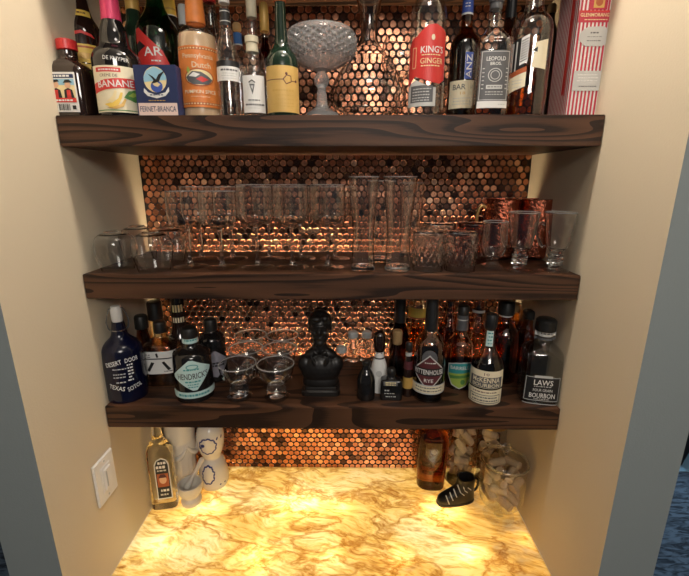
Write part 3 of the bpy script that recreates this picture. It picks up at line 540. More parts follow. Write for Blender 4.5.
# ------------------------------------------------------------------ middle shelf: glassware
MD = 'mid'; ZM = SHELF[MD]
def at_mid(px, py): return on_level(px, py, ZM)
def on_level(px, py, z):
    d = ray(px, py); t = (z-CAM[2])/d[2]; return CAM[0]+d[0]*t, CAM[1]+d[1]*t
def bead(r_, z_, parent, k=1):
    lathe(MB(), [(r_-.0017*k, z_), (r_-.0006*k, z_-.0005*k), (r_+.0004*k, z_+.0003*k), (r_, z_+.0014*k), (r_-.0011*k, z_+.0015*k), (r_-.0019*k, z_+.0008*k), (r_-.0017*k, z_)], 'cutglass', 52).build('rim', parent)
# upturned stemless glasses
t = thing('stemless_wine_glass', 'upturned stemless wine glass at the front left end, against the left wall', 'glass', (0, 0, ZM), 'upturned stemless wine glasses')
pr = chaikin([(.034, 0), (.039, .020), (.0435, .042), (.0445, .056), (.040, .072), (.030, .081), (.018, .084)], 2)
lathe(MB(), pr+[(0, .0835), (0, .082)]+[(max(a-.0014, .001), b_-(.0014 if a < .03 else 0)) for a, b_ in pr[::-1]]+[pr[0]], 'realglass', 48).build('bowl', t); lathe(MB(), [(0, .0852), (.010, .0853), (.0185, .0846), (.0175, .0875), (.010, .0885), (0, .088)], 'glassy', 32).build('base', t)
sl = [((-.4905, .056), None), ((-.402, .046), 'upturned stemless wine glass in front, second from the left wall'), ((-.4945, .168), 'upturned stemless wine glass behind, against the left wall'), ((-.408, .14), 'upturned stemless wine glass behind, just left of the tall stems'), ((-.43, .246), 'upturned stemless wine glass at the back before the lit pennies')]
for i, ((x, y), lb) in enumerate(sl):
    if i == 0: t.location = (x, y, ZM)
    else: dup(t, (x, y, ZM), lb)
# stemmed wine glasses, two rows
def wine(name, label, x, y, h, r, group):
    t = thing(name, label, 'wine glass', (x, y, ZM), group); hb = h*.53
    pr = chaikin([(.004, hb-.002), (.022, hb+.0015), (r*.86, hb+.006), (r*1.0, hb+.018), (r*1.0, hb+.05), (r*.97, h)], 2)
    lathe(MB(), shell([(0, hb-.002)]+pr, .0013), 'realglass', 56).build('bowl', t); bead(pr[-1][0], h+.0008, t, .8)
    lathe(MB(), [(0, .004), (.008, .0045), (.0042, .014), (.0036, .03), (.0036, hb-.02), (.0055, hb-.003), (0, hb-.002)], 'glassy', 18).build('stem', t)
    lathe(MB(), [(0, 0), (.038, 0), (.0385, .0008), (.036, .0018), (.012, .0035), (.007, .005), (0, .005)], 'glass', 44).build('foot', t); return t
front = [(187.5, 'leftmost of the front row of stemmed wine glasses'), (222.5, 'second from left in the front row of stemmed wine glasses'), (258, 'middle one of the front row of stemmed wine glasses'), (292.5, 'fourth from left in the front row of stemmed wine glasses'), (328, 'stemmed wine glass right beside the tall beer glasses, front row')]
G1 = 'stemmed wine glasses in the front row'; G2 = 'stemmed wine glasses in the rear row'
w0 = w1 = None
for i, (px, lb) in enumerate(front):
    x, y = at_mid(px, 267)
    if i == 0: x, y = x+.005, y+.009; w0 = wine('wine_glass', lb, x, y, .172, .0415, G1)
    elif i == 1: dup(w0, (x, y, ZM), lb)
    elif i == 2: w1 = wine('wine_glass', lb, x, y, .186, .041, G1)
    else: dup(w1, (x, y, ZM), lb)
w2 = None
for i, (px, lb) in enumerate([(200, 'leftmost of the rear row of stemmed wine glasses'), (233, 'second from left in the rear row of stemmed wine glasses'), (270, 'middle one of the rear row of stemmed wine glasses'), (301, 'fourth from left in the rear row of stemmed wine glasses'), (335, 'rightmost of the rear row of stemmed wine glasses')]):
    x, y = at_mid(px, 258.5)
    if w2 is None: x += .006; w2 = wine('wine_glass', lb, x, y, .180, .041, G2)
    else: dup(w2, (x, y, ZM), lb)
# tall beer glasses
def beer(label, px, Y, rows):
    c = (px, 265); X = on_plane(*c, Y)[0]; t = thing('beer_glass', label, 'beer glass', (X, Y, ZM), 'tall flared beer glasses')
    m_ = measure(c, Y, ZM, rows); pr = chaikin([(m_[0][0], .012)]+[p for p in m_ if p[1] > .02], 2)
    lathe(MB(), shell([(0, .013)]+pr, .0022), 'realglass', 48).build('wall', t); bead(pr[-1][0], pr[-1][1]+.0012, t, .9)
    r0 = pr[0][0]; lathe(MB(), [(0, .001), (r0*.9, 0), (r0*1.0, .002), (r0*1.02, .006), (r0*.99, .0118), (0, .0118)], 'glassy', 40).build('base', t); return t
rw = [(177.5, 15.2), (195, 14), (215, 12), (232, 10.6), (248, 10.8), (272, 11.6)]
beer('tall flared beer glass in front, next to the stemmed wine glasses', 363, .05, rw)
beer('tall flared beer glass in front, next to the cut tumblers', 397.5, .05, [(y, h*1.1) for y, h in rw])
beer('tall flared beer glass behind, seen between the two front beer glasses', 379.5, .15, [(y+4, h*.9) for y, h in rw])
beer('tall flared beer glass in the back row behind the right beer glass', 409, .235, [(y+6, h*.82) for y, h in rw])
# upturned cut tumblers
def tumbler(label, px, Y, ytop, rose):
    c = (px, 268); X = on_plane(*c, Y)[0]; t = thing('cut_tumbler', label, 'tumbler', (X, Y, ZM), 'upturned cut glass tumblers'); s = on_plane(*c, Y)[2]
    h = on_plane(px, ytop, Y)[1]-ZM-.004; r = 15.6*s
    def cut(rr, z, th):
        if z < h*.18 or z > h*.80: return rr
        a = th*8/PI; q = z/h*2.6; u, v = (a+q) % 1, (a-q) % 1; return rr*(1+.10*(min(u, 1-u)+min(v, 1-v)-.5))
    pr = [(r*.97, 0)]+[(r*(.97+.03*i/16), h*i/20) for i in range(1, 20)]+[(r*.99, h*.97), (r*.93, h)]
    lathe(MB(), pr+[(r*.90, h-.002), (r*.90, h-.008), (r*.92, h*.5), (r*.91, .001), (r*.97, 0)], rose, 96, fn=cut).build('wall', t, angle=6)
    lathe(MB(), [(0, h-.010), (r*.88, h-.009), (r*.89, h-.001), (r*.8, h+.0004), (0, h)], 'glassy', 40).build('base', t)
tumbler('upturned cut glass tumbler in front, beside the right beer glass', 427.5, .058, 229, 'realglass')
tumbler('upturned cut glass tumbler in front, beside the small footed tasting glass', 459.5, .058, 229, 'realglass')
tumbler('upturned clear tumbler behind, in line with the left cut tumbler', 437, .160, 221, 'realglass')
tumbler('upturned rose tinted tumbler behind, in line with the right cut tumbler', 470, .152, 220, 'pink_g')
# footed tasting glass
c = (491.5, 268); Y = .05; X = on_plane(*c, Y)[0]; t = thing('tasting_glass', 'small rounded tasting glass on a thick square foot', 'glass', (X, Y, ZM))
pr = chaikin(measure(c, Y, ZM, [(222, 12), (232, 12.6), (243, 13), (250, 11.8), (256, 8.5), (259, 5)]), 2); lathe(MB(), shell([(0, pr[0][1]+.0004)]+pr, .0016), 'realglass', 48).build('bowl', t); bead(pr[-1][0], pr[-1][1]+.001, t, .8)
s = on_plane(*c, Y)[2]; lathe(MB(), [(0, 0), (8.8*s, 0), (9*s, .003), (8.8*s, .012), (6*s, .016), (5*s, pr[0][1]-.004), (5.4*s, pr[0][1]), (0, pr[0][1]-.0005)], 'coverglass', 40, sq=5).build('foot', t, angle=25)
# irish coffee glasses
def irish(label, px, Y):
    c = (px, 271); X = on_plane(*c, Y)[0]; t = thing('coffee_glass', label, 'mug', (X, Y, ZM), 'footed coffee glasses with handles', -.5); s = on_plane(*c, Y)[2]
    m_ = measure(c, Y, ZM, [(213, 15), (225, 13.6), (238, 11.6), (247, 9.6), (251, 6.5)]); pr = chaikin(m_, 2); hb = pr[0][1]
    lathe(MB(), shell([(0, hb+.0004)]+pr, .0022), 'realglass', 48).build('bowl', t); bead(pr[-1][0], pr[-1][1]+.0012, t, .9)
    k = [(0, .004), (5*s, .005), (5*s, hb*.28)]
    for i in range(3):
        z = hb*(.34+.2*i); k += [(7.4*s, z), (7.6*s, z+hb*.05), (7.2*s, z+hb*.1), (5.4*s, z+hb*.13)]
    k += [(5.8*s, hb-.001), (0, hb-.0005)]
    lathe(MB(), k, 'glassy', 32).build('stem', t); lathe(MB(), [(0, 0), (13.5*s, 0), (13.8*s, .0012), (12*s, .0028), (6*s, .0045), (0, .0048)], 'glass', 44).build('foot', t)
    H = lambda y: on_plane(px, y, Y)[1]-ZM
    pts = [(-12.4*s, 0, H(226)), (-15.5*s, 0, H(223)), (-18.5*s, 0, H(226)), (-19*s, 0, H(232)), (-17.5*s, 0, H(239)), (-15*s, 0, H(245)), (-12.6*s, 0, H(248)), (-10*s, 0, H(246.5))]
    P_ = chaikin([(p[0], p[2]) for p in pts], 2); tube(MB(), [(a, 0, b_) for a, b_ in P_], 2*s*.75, 'glassy', 10).build('handle', t); return t
irish('footed coffee glass with handle, standing beside the tasting glass', 518, .05)
irish('footed coffee glass with handle, nearest the right wall', 553.5, .046)
# copper mugs
def mug(label, px, Y, rz=0):
    c = (px, 205); X = on_plane(*c, Y)[0]; t = thing('copper_mug', label, 'mug', (X, Y, ZM), 'hammered copper mugs', rz); s = on_plane(*c, Y)[2]
    h = on_plane(px, 199.5, Y)[1]-ZM; r = 17.1*s
    lathe(MB(), chaikin([(0, 0), (r*.80, 0), (r*.92, .012), (r*1.0, h*.4), (r*1.0, h*.7), (r*.97, h)], 2)+[(r*.99, h+.001), (r*.95, h+.002), (r*.93, h), (r*.93, .01), (0, .008)], 'copper', 56).build('cup', t)
    pts = chaikin([(-r*.97, h*.86), (-r*1.25, h*.92), (-r*1.48, h*.78), (-r*1.42, h*.5), (-r*1.2, h*.34), (-r*.98, h*.32)], 2)
    tube(MB(), [(a, 0, b_) for a, b_ in pts], .0042, 'brass', 10).build('handle', t)
mug('hammered copper mug behind, with its handle clear of the tumblers', 503, .205)
mug('hammered copper mug behind, nearest the right wall', 537.5, .205, -1.5)
BUCKET_CORKS = [(0.0076,0.0131,0.066,2.11,-0.04),(0.0007,-0.0263,0.066,5.23,-0.08),(-0.0323,0.0103,0.066,4.82,0.11),(0.0406,-0.0006,0.078,4.68,-1.22),(-0.0102,0.0402,0.081,3.14,-0.94),(0.0182,-0.0217,0.081,2.65,0.78),(-0.0344,-0.0112,0.09,1.69,0.46),(-0.0076,0.0049,0.096,1.22,0.57),(-0.0186,-0.028,0.111,5.77,0.03),(0.0338,0.0117,0.111,5.04,0.54),(0.0147,-0.0181,0.114,5.95,-0.3),(-0.016,0.0296,0.117,5.58,1.01),(-0.0163,-0.0192,0.132,4.88,0.23),(0.012,0.0429,0.123,5.97,-1.09),(0.0251,-0.0306,0.132,0.63,0.15),(-0.0386,0.005,0.129,1.06,0.79),(0.0315,0.0108,0.138,1.58,-0.4),(-0.0008,0.0041,0.141,0.63,-0.72),(0.0098,-0.0242,0.156,0.96,0.14),(-0.0086,0.0275,0.156,6.14,0.36),(-0.0359,-0.0141,0.156,5.02,0.01),(0.0328,0.0227,0.159,5.27,0.12)]
JAR_CORKS = [(-0.0054,0.0105,0.022,6.05,-0.03),(0.0015,-0.0145,0.031,6.17,-0.66),(0.015,-0.0007,0.046,5.22,0.16),(-0.0144,0.0116,0.058,3.59,-0.32),(-0.0099,-0.0097,0.07,2.38,0.47),(0.0078,0.0027,0.082,2.36,0.17),(-0.0054,-0.0242,0.088,2.93,0.02),(-0.0185,0.0147,0.103,4.02,-0.42),(0.0249,0.0013,0.103,4.49,0.75),(-0.0032,-0.003,0.115,1.01,0.25),(-0.0067,-0.0188,0.136,2.32,0.58),(0.0168,0.0077,0.139,2.07,-0.09),(-0.0032,0.0089,0.154,5.24,0.08),(0.0083,-0.0218,0.169,2.93,0.9),(-0.0043,0.019,0.178,0.0,0.12),(-0.0177,-0.0046,0.184,0.99,0.79),(0.0258,0.0014,0.187,4.83,-0.81),(0.0056,0.0224,0.208,2.51,-0.7),(0.0114,-0.0203,0.208,5.88,-1.06),(-0.019,0.0127,0.226,4.27,0.27),(0.0135,0.0032,0.238,6.02,-0.52),(-0.018,-0.0244,0.211,5.98,-1.43),(-0.0039,-0.0178,0.247,5.72,-0.02)]
SMALL_CORKS = [(-0.0083,0.0098,0.022,3.88,-0.03),(0.0084,-0.0158,0.028,3.82,-0.31),(-0.0132,-0.0052,0.046,1.76,-0.07),(0.0134,0.0148,0.052,5.74,0.35),(-0.0068,0.0055,0.07,1.97,0.12),(0.0084,-0.0101,0.091,3.95,0.13),(0.0044,0.0232,0.088,0.09,-1.11),(-0.0039,-0.0035,0.115,0.86,0.17),(-0.0241,0.0044,0.124,4.51,0.86),(0.0065,0.0018,0.142,2.01,0.15),(-0.0031,-0.0032,0.163,6.14,0.41),(0.0092,0.0111,0.187,2.45,-0.04),(-0.012,-0.016,0.181,5.66,-0.09)]
# ------------------------------------------------------------------ lower shelf: shadowed bottles, coupes and the bust
LO = 'low'; ZL = SHELF[LO]
t, fn, bd = bottle('spirit_bottle', 'deep blue swing-top bottle with white arched lettering by the left wall', 'bottle', (125, 370), .055, LO,
 [(321, 5.5), (328, 6.6), (335, 7.6), (339, 12), (343, 17), (349, 19.2), (403, 18.6)], 'navy_g',
 labs=[('lettering', [T('DESERT', -8.5, 364.5, 4.4, 'white', 16, -.22, 1), T('DOOR', 9, 362.5, 4.4, 'white', 13, .0, 1), scribble(-10, 4, [370], 'silver', 1), scribble(-11, 3, [375, 378], 'silver', 1), scribble(3, 9, [367, 370, 373, 376, 379, 382], 'white', 1.4), scribble(-8, 2, [383], 'silver', 1.2), T('TEXAS', -8, 388, 4.2, 'white', 15, .25, 1), T('SOTOL', 8.5, 389.5, 4.2, 'white', 14, -.2, 1)])])
c = (125, 370); hh = lambda y: on_plane(125, y, .055)[1]-ZL; s = on_plane(125, 315, .055)[2]
lathe(MB(), [(0, hh(322)), (4.6*s, hh(322)), (5.4*s, hh(318)), (5.4*s, hh(309)), (4.2*s, hh(306)), (0, hh(305.5))], 'whitecap', 20).build('swing_stopper', t)
mb = MB()
for sg in (-1, 1): tube(mb, [(sg*a*s, -.004, hh(y)) for a, y in ((1, 307), (6, 308), (8.5, 314), (10, 321), (9, 327), (7.4, 329))], .0011, 'chrome', 6)
tube(mb, [(6.9*s*math.cos(a*PI/12), 6.9*s*math.sin(a*PI/12), hh(329)) for a in range(24)], .0012, 'chrome', 6, True); mb.build('wire_bail', t)
tube(MB(), [(17.2*s*.62*math.cos(a*PI/16), 17.2*s*.62*math.sin(a*PI/16), hh(338.3)) for a in range(32)], .001, 'silver', 6, True).build('neck_ring', t)
bottle('spirit_bottle', 'black-capped bottle in the corner behind the blue swing-top bottle', 'bottle', (141, 322), .188, LO, [(328, 5), (334, 5.5), (341, 7.5), (347, 8), (392, 8)], 'brown_g', ('stopper', [(315, 5.5), (317, 6.4), (328, 6.4)], 'blackcap'), labs=[('cap_print', [scribble(-5, 5, [320.5, 323], 'silver', 1.4)])])
bottle('gin_bottle', 'hexagonal clear gin bottle with white label bearing one bold glyph', 'bottle', (163, 370), .135, LO,
 [(331, 5.5), (336, 6), (338, 9), (341, 15), (345, 16.8), (401, 16.4)], 'smoke', ('stopper', [(321, 5.4), (323, 6), (332, 6)], 'blackcap'), liq=(348, 'clearliq'), sq=3.5, asp=.9, face=.25, dx=.005,
 labs=[('label', [R(-16.5, 352, 16.5, 374, 'white'), R(-14, 358.5, 13, 359.6, 'black'), P([(-2, 354), (0, 353.4), (1, 357.4), (-1, 357.8)], 'black'), P([(-6.5, 362), (-3.5, 362.8), (-9, 371.5), (-11.5, 370.5)], 'black'), P([(3.5, 362.6), (6, 361.6), (11.5, 369.5), (9, 371)], 'black'), scribble(-15, -5, [355, 357], 'grey', .8), scribble(4, 15, [371.5], 'grey', .9)])])
bottle('whisky_bottle', 'tall bottle with big black cap rising behind the hexagonal gin bottle', 'bottle', (155, 312), .24, LO, [(319, 5.2), (326, 6), (336, 9), (344, 10.4), (392, 10.4)], 'lemon_g', ('stopper', [(301, 6.4), (303, 7.2), (319, 7.2)], 'blackcap'), liq=(340, 'whisky'))
bottle('spirit_bottle', 'dark bottle with yellow bars on its neck, behind gin bottle and white-diamond bottle', 'bottle', (178, 312), .212, LO, [(296, 6), (325, 6.6), (332, 9), (339, 12), (392, 12)], 'dkbrown', labs=[('neck_label', [[R(-5+i*2.7, 305.5, -3.2+i*2.7, 312.5, 'sand') for i in range(4)], [R(-5.5+i*2.4, 318, -4+i*2.4, 323, 'cream_p') for i in range(5)]])])
bottle('gin_bottle', 'squat black apothecary gin bottle with pale turquoise diamond label', 'bottle', (193.5, 372), .058, LO,
 [(332, 7.2), (345, 7.6), (347, 12), (350, 17.2), (354, 18.8), (404, 18.4)], 'black_g', ('stopper', [(327, 7), (329, 7.8), (337, 7.8)], 'blackcap'),
 labs=[('neck_label', [R(-11, 337.5, 11, 344.5, 'palecyan'), scribble(-7, 7, [341], 'teal', 1.6)]), ('label', [P([(-21, 376), (-3, 361.5), (1, 361.5), (20, 371), (19, 374), (3, 391), (-1, 391), (-21, 379)], 'palecyan'), T('HENDRICK\'S', 0, 377, 6, 'black', 31, -.03, 1), E(0, 368, 6, 2.6, 'teal'), E(0, 368, 5, 1.8, 'palecyan'), scribble(-9, 8, [370.6, 382.5], 'teal', 1.4), scribble(-6, 6, [385.2, 387.6], 'teal', 1), R(-28, 392.5, 28, 398.5, 'palecyan'), scribble(-17, 17, [395.5], 'teal', 2)])])
bottle('gin_bottle', 'black apothecary bottle with dim lilac diamond label, left of the coupes', 'bottle', (213, 352), .15, LO,
 [(329, 5.6), (331.5, 6), (333, 9), (336, 12), (340, 13), (393, 12.6)], 'black_g', ('stopper', [(318.5, 5.6), (320, 6.2), (330, 6.2)], 'blackcap'), labs=[('label', [P([(-14, 368), (1, 352), (3, 352), (16, 362), (16, 366), (3, 378), (0, 377)], 'lilac'), T('NOCTURNE', 3, 365, 4, 'black', 22, -.1, 1) if 0 else scribble(-6, 12, [364, 366.5], 'black', 1.8)])])
# coupes, three rows of two
t = thing('coupe_glass', 'low coupe glass in front, beside the turquoise-diamond gin bottle', 'coupe glass', (0, 0, ZL), 'low coupe glasses')
R_ = .0452; pr = chaikin([(.012, .040), (.028, .043), (.0385, .055), (R_-.002, .072), (R_, .086)], 2)
lathe(MB(), shell([(0, .0402)]+pr, .0018), 'realglass', 56).build('bowl', t)
lathe(MB(), [(R_-.0022, .0874), (R_-.0008, .0872), (R_+.0006, .0882), (R_-.0002, .0898), (R_-.0016, .0898), (R_-.0026, .0884), (R_-.0022, .0874)], 'cutglass', 56).build('rim', t)
lathe(MB(), [(0, .004), (.020, .004), (.0235, .010), (.0225, .028), (.015, .037), (.012, .0399), (0, .0398)], 'glassy', 32).build('stem', t)
lathe(MB(), [(0, 0), (.030, 0), (.0305, .0015), (.026, .0036), (.012, .0039), (0, .0039)], 'glass', 40).build('foot', t)
for i, (px, py, lb) in enumerate([(237.5, 400, None), (275.5, 400, 'low coupe glass in front, nearest the dark bust'), (246, 380.5, 'low coupe glass in the middle row, on the bottle side'), (279.5, 380.5, 'low coupe glass in the middle row, on the bust side'), (250.5, 364, 'low coupe glass in the back row, on the bottle side'), (282.5, 364, 'low coupe glass in the back row, on the bust side')]):
    x, y = on_level(px, py, ZL)
    y = [.050, .050, .144, .144, .238, .238][i]
    x = on_plane(px, [366, 366, 350, 350, 335, 335][i], y)[0]
    if i == 0: t.location = (x, y, ZL)
    else: dup(t, (x, y, ZL), lb)
# bust: one remeshed body on a stepped plinth
Yb_ = .078; s = on_plane(320, 380, Yb_)[2]; X = on_plane(321, 385, Yb_)[0]
t = thing('bust', 'dark bronze bust of a man in a coat, right of the coupe glasses', 'bust', (X, Yb_, ZL))
H = lambda y: on_plane(320, y, Yb_-.028)[1]-ZL
def blobs(spec, voxel, smooth):
    bm = bmesh.new()
    for (x, y, z, rx, ry, rz, *rt) in spec:
        m = Matrix.Translation((x, y, z)) @ (Matrix.Rotation(rt[0], 4, rt[1]) if rt else Matrix.Identity(4)) @ Matrix.Diagonal((rx, ry, rz, 1))
        bmesh.ops.create_icosphere(bm, subdivisions=3, radius=1, matrix=m)
    me = bpy.data.meshes.new('body'); bm.to_mesh(me); bm.free(); o = bpy.data.objects.new('body', me); COL.objects.link(o)
    a = o.modifiers.new('r', 'REMESH'); a.mode = 'VOXEL'; a.voxel_size = voxel; b_ = o.modifiers.new('s', 'SMOOTH'); b_.iterations = smooth; b_.factor = .5
    r = bpy.data.meshes.new_from_object(o.evaluated_get(bpy.context.evaluated_depsgraph_get())); bpy.data.objects.remove(o)
    return [tuple(v.co) for v in r.vertices], [tuple(p.vertices) for p in r.polygons]
u = s; hz = H(331)                     # head centre
sp = [(0, 0, hz+.004, 10*u, 12*u, 13.5*u), (0, -3*u, hz-8*u, 7.6*u, 8*u, 9*u), (0, -12.2*u, hz-2*u, 1.7*u, 2.6*u, 3.6*u), (0, -11.2*u, hz+2*u, 1.2*u, 1.6*u, 4*u), (0, -10.6*u, hz+4.4*u, 6.6*u, 1.9*u, 1.3*u),
 (-5*u, -9.2*u, hz-3*u, 2.4*u, 2*u, 2*u), (5*u, -9.2*u, hz-3*u, 2.4*u, 2*u, 2*u), (0, -10.6*u, hz-7.4*u, 2.8*u, 1.7*u, .8*u), (0, -10.4*u, hz-9*u, 2.4*u, 1.7*u, .9*u), (0, -8.8*u, hz-13*u, 4.6*u, 3.6*u, 4*u), (-10.2*u, 0, hz-1*u, 1.4*u, 2.6*u, 3.6*u), (10.2*u, 0, hz-1*u, 1.4*u, 2.6*u, 3.6*u),
 (0, 2*u, hz+8*u, 11*u, 11.6*u, 8.5*u), (-8.4*u, 1*u, hz+5*u, 3.4*u, 7*u, 6*u), (8.4*u, 1*u, hz+5*u, 3.4*u, 7*u, 6*u), (-3*u, -9*u, hz+11*u, 5*u, 4*u, 3*u), (5*u, -7.5*u, hz+11.5*u, 4*u, 4*u, 3*u), (0, 9*u, hz-4*u, 8*u, 5*u, 8*u),
 (0, 1*u, H(351), 6.8*u, 7*u, 10*u), (-8.5*u, 1*u, H(358), 9*u, 6.5*u, 5*u, -.55, 'Y'), (8.5*u, 1*u, H(358), 9*u, 6.5*u, 5*u, .55, 'Y'),
 (-15*u, 1.5*u, H(369), 7.6*u, 8*u, 9.5*u), (15*u, 1.5*u, H(369), 7.6*u, 8*u, 9.5*u), (0, 0, H(374), 20*u, 10*u, 17*u), (0, 0, H(386), 18.5*u, 9.6*u, 12*u),
 (-5.5*u, -7.4*u, H(365), 1.4*u, 1.8*u, 9*u, -.42, 'Y'), (5.5*u, -7.4*u, H(365), 1.4*u, 1.8*u, 9*u, .42, 'Y'), (-4*u, -7*u, H(355), 3.4*u, 1.8*u, 2*u, .6, 'Y'), (4*u, -7*u, H(355), 3.4*u, 1.8*u, 2*u, -.6, 'Y')]
v, f = blobs(sp, .0017, 3); MB().add(v, f, 'bronze').build('sculpted_figure', t, angle=80)
zp = H(389)
lathe(MB(), [(0, .0004), (19*u, .0004), (19*u, .012), (16.5*u, .015), (16.5*u, .021), (16*u, .023), (0, .0232)], 'bronze', 40, sq=6, asp=.62).build('plinth', t)
# small things right of the bust
bottle('ceramic_jug', 'small glossy black round-shouldered jug right of the bust', 'jug', (366, 385), .05, LO, [(364, 3.4), (368, 4), (372, 6.8), (378, 9), (385, 9.2), (393, 8), (403, 7)], 'black_g', ('stopper', [(360.5, 3.2), (361.5, 4.2), (364.5, 4.2)], 'blackcap'))
for px, lb in ((341.5, 'short glass jar at the back by the bust shoulder, before the lit pennies'), (353, 'tallest small glass jar at the back with pale lid, before the lit pennies'), (366.5, 'small glass jar at the back just left of the brown-topped bitters')):
    hi = 331 if px != 341.5 else 346
    bottle('small_jar', lb, 'jar', (px, 352), .262, LO, [(hi+5, 4.5), (hi+9, 5), (hi+12, 6.2), (390, 6.2)], 'glassy', ('lid', [(hi, 3.6), (hi+1.5, 5), (hi+6, 5)], 'silver'), group='small glass jars at the back of the shelf')
bottle('bitters_bottle', 'small bitters bottle with white wrapper and brown bulb stopper', 'bottle', (379, 370), .085, LO, [(351, 4), (356, 4.6), (361, 6.5), (366, 8), (402, 8)], 'white', ('stopper', [(331, 3.4), (333, 5), (338, 6.2), (346, 6), (351, 4.8)], 'dkbrown'), labs=[('label', [E(0, 374, 3, 3, 'silver'), R(-7, 358.5, 7, 360, 'black'), E(-2, 353.5, .6, .6, 'black', 8), E(2, 353.5, .6, .6, 'black', 8)])])
bottle('liqueur_bottle', 'round dark glass bottle with cork stopper behind the little black square bottle', 'bottle', (397, 352), .15, LO, [(344, 4), (350, 4.4), (355, 6), (360, 8.2), (368, 8.6), (396, 8.6)], 'smoke', ('stopper', [(330, 4.2), (332, 4.8), (343.5, 4.6)], 'plug'), liq=(362, 'dwhisky'))
bottle('square_bottle', 'little square black bottle with lines of white print', 'bottle', (391, 390), .048, LO, [(374, 4), (377, 5), (378.5, 10), (381, 11), (402, 11)], 'black_g', ('stopper', [(368, 3.6), (370, 4.4), (374.5, 4.4)], 'blackcap'), sq=8, asp=.6, labs=[('label', [R(-8, 382, 6, 386, 'grey'), scribble(-7, 5, [383, 385], 'sand', 1), scribble(-7, -2, [390.5], 'silver', 1.2), scribble(-7, 5, [393.5, 396.5], 'silver', .8)])])
bottle('bitters_bottle', 'slender bitters bottle with white neck ring and tan label', 'bottle', (407.5, 385), .06, LO, [(350, 2.9), (356, 3.1), (362, 3.8), (369, 4.7), (402, 4.7)], 'dkbrown', ('screw_cap', [(342, 3), (343.5, 3.6), (350, 3.6)], 'blackcap'), labs=[('neck_ring', [R(-5, 353, 5, 356.5, 'silver')]), ('label', [R(-7, 378, 7, 389, 'gold')]), ('shoulder_label', [R(-7, 362, 7, 370, 'maroon')])])
bottle('rye_bottle', 'rye whiskey bottle with dark red diamond label and long black capsule', 'bottle', (429, 365), .06, LO,
 [(303, 5.2), (328, 5.8), (332, 8), (337, 12.5), (343, 15), (350, 15.8), (398, 15.4)], 'smoke', ('foil_capsule', [(297, 5.4), (300, 5.9), (330, 6.4)], 'black'), liq=(352, 'dwhisky'),
 labs=[('neck_strip', [R(1, 306, 4.5, 326, 'silver')]), ('label', [E(0, 360, 8, 9, 'grey'), P([(-19, 373), (0, 355.5), (19, 373), (0, 391)], 'silver'), P([(-17.2, 373), (0, 357), (17.2, 373), (0, 389.6)], 'maroon'), R(-20, 369, 20, 376.5, 'black'), T('RITTENHOUSE', 0, 372.7, 4.8, 'white', 31, bold=1), scribble(-6, 6, [363.5], 'white', 1), T('RYE', 0, 381, 3.4, 'white', 9, bold=1), R(-24, 385.5, 24, 394.5, 'silver'), R(-24, 386.6, 24, 393.4, 'cream_p'), scribble(-15, 15, [388.4, 391.4], 'grey', 1.1)])])
bottle('whiskey_bottle', 'black-necked bottle deep behind the slender bitters bottle', 'bottle', (400.5, 312), .215, LO, [(300, 4.8), (322, 5), (330, 7), (337, 10), (396, 10)], 'dwhisky', ('foil_capsule', [(296, 4.8), (299, 5.4), (322, 5.4)], 'black'))
bottle('whiskey_bottle', 'bottle with bright yellow band glowing deep behind the red-diamond rye', 'bottle', (418, 312), .255, LO, [(298, 6), (304, 8), (310, 9.5), (396, 9.5)], 'lemon_g', liq=(325, 'whisky'), labs=[('label', [R(-13, 309, 13, 318, 'yellow'), R(-13, 318, 13, 319.4, 'dorange')])])
bottle('bourbon_bottle', 'bottle with teal and lime shield label and grey neck wrap', 'bottle', (459.5, 360), .118, LO,
 [(315, 5), (331, 5.6), (335, 8), (339, 12), (344, 14), (398, 13.8)], 'smoke', ('stopper', [(305, 5), (306.5, 5.8), (314.5, 5.8)], 'blackcap'), liq=(348, 'clearliq'),
 labs=[('neck_label', [R(-8, 316, 8, 331, 'grey'), R(-8, 320, 8, 321, 'silver')]), ('label', [P([(-12, 366), (-4, 363.5), (4, 362.6), (13, 363), (14, 376), (8, 386), (1, 389), (-7, 386), (-12, 377)], 'silver'), P([(-11, 367), (-4, 364.5), (4, 363.6), (12, 364), (12.5, 372.5), (-11, 375)], 'teal'), P([(-11, 375), (12.5, 372.5), (12.6, 376), (7.4, 385), (1, 388), (-6.4, 385), (-11, 377)], 'lime'), T('BARRELL', .5, 368.4, 3.4, 'white', 19, -.05, 1), P([(-10, 377), (12, 374.5), (11.6, 377), (-9, 380)], 'green'), E(4, 382, 2.2, 2.4, 'green')])])
bottle('bourbon_bottle', 'black-stoppered bourbon bottle with two stacked cream labels, frontmost on the shelf', 'bottle', (485.5, 380), .05, LO,
 [(325, 4.6), (343, 5.4), (348, 7.5), (354, 11.5), (361, 15), (368, 16.2), (409, 16)], 'smoke', ('stopper', [(313.5, 5.2), (315.5, 6), (326, 6), (330, 4.9)], 'black'), liq=(364, 'dwhisky'),
 labs=[('neck_strip', [R(-3.4, 327, 3.4, 347, 'palecyan'), scribble(-2.4, 2.8, [330, 333.5, 337, 340.5, 344], 'teal', 1.2)]), ('label', [R(-20, 372, 20, 389, 'cream_p'), T('10', 0, 375.2, 2.6, 'maroon', 5), R(-17, 378, 17, 388.6, 'grey'), T('McKENNA', 0, 381, 4.8, 'cream_p', 28, bold=1), T('BOURBON', 0, 386, 3.4, 'cream_p', 28, bold=1)]), ('lower_label', [R(-20, 390.5, 20, 405, 'cream_p'), scribble(-13, 13, [393], 'maroon', 1), frame(-16, 395.5, 16, 403.5, .6, 'grey'), scribble(-14, 14, [398, 401], 'grey', 1.3)])])
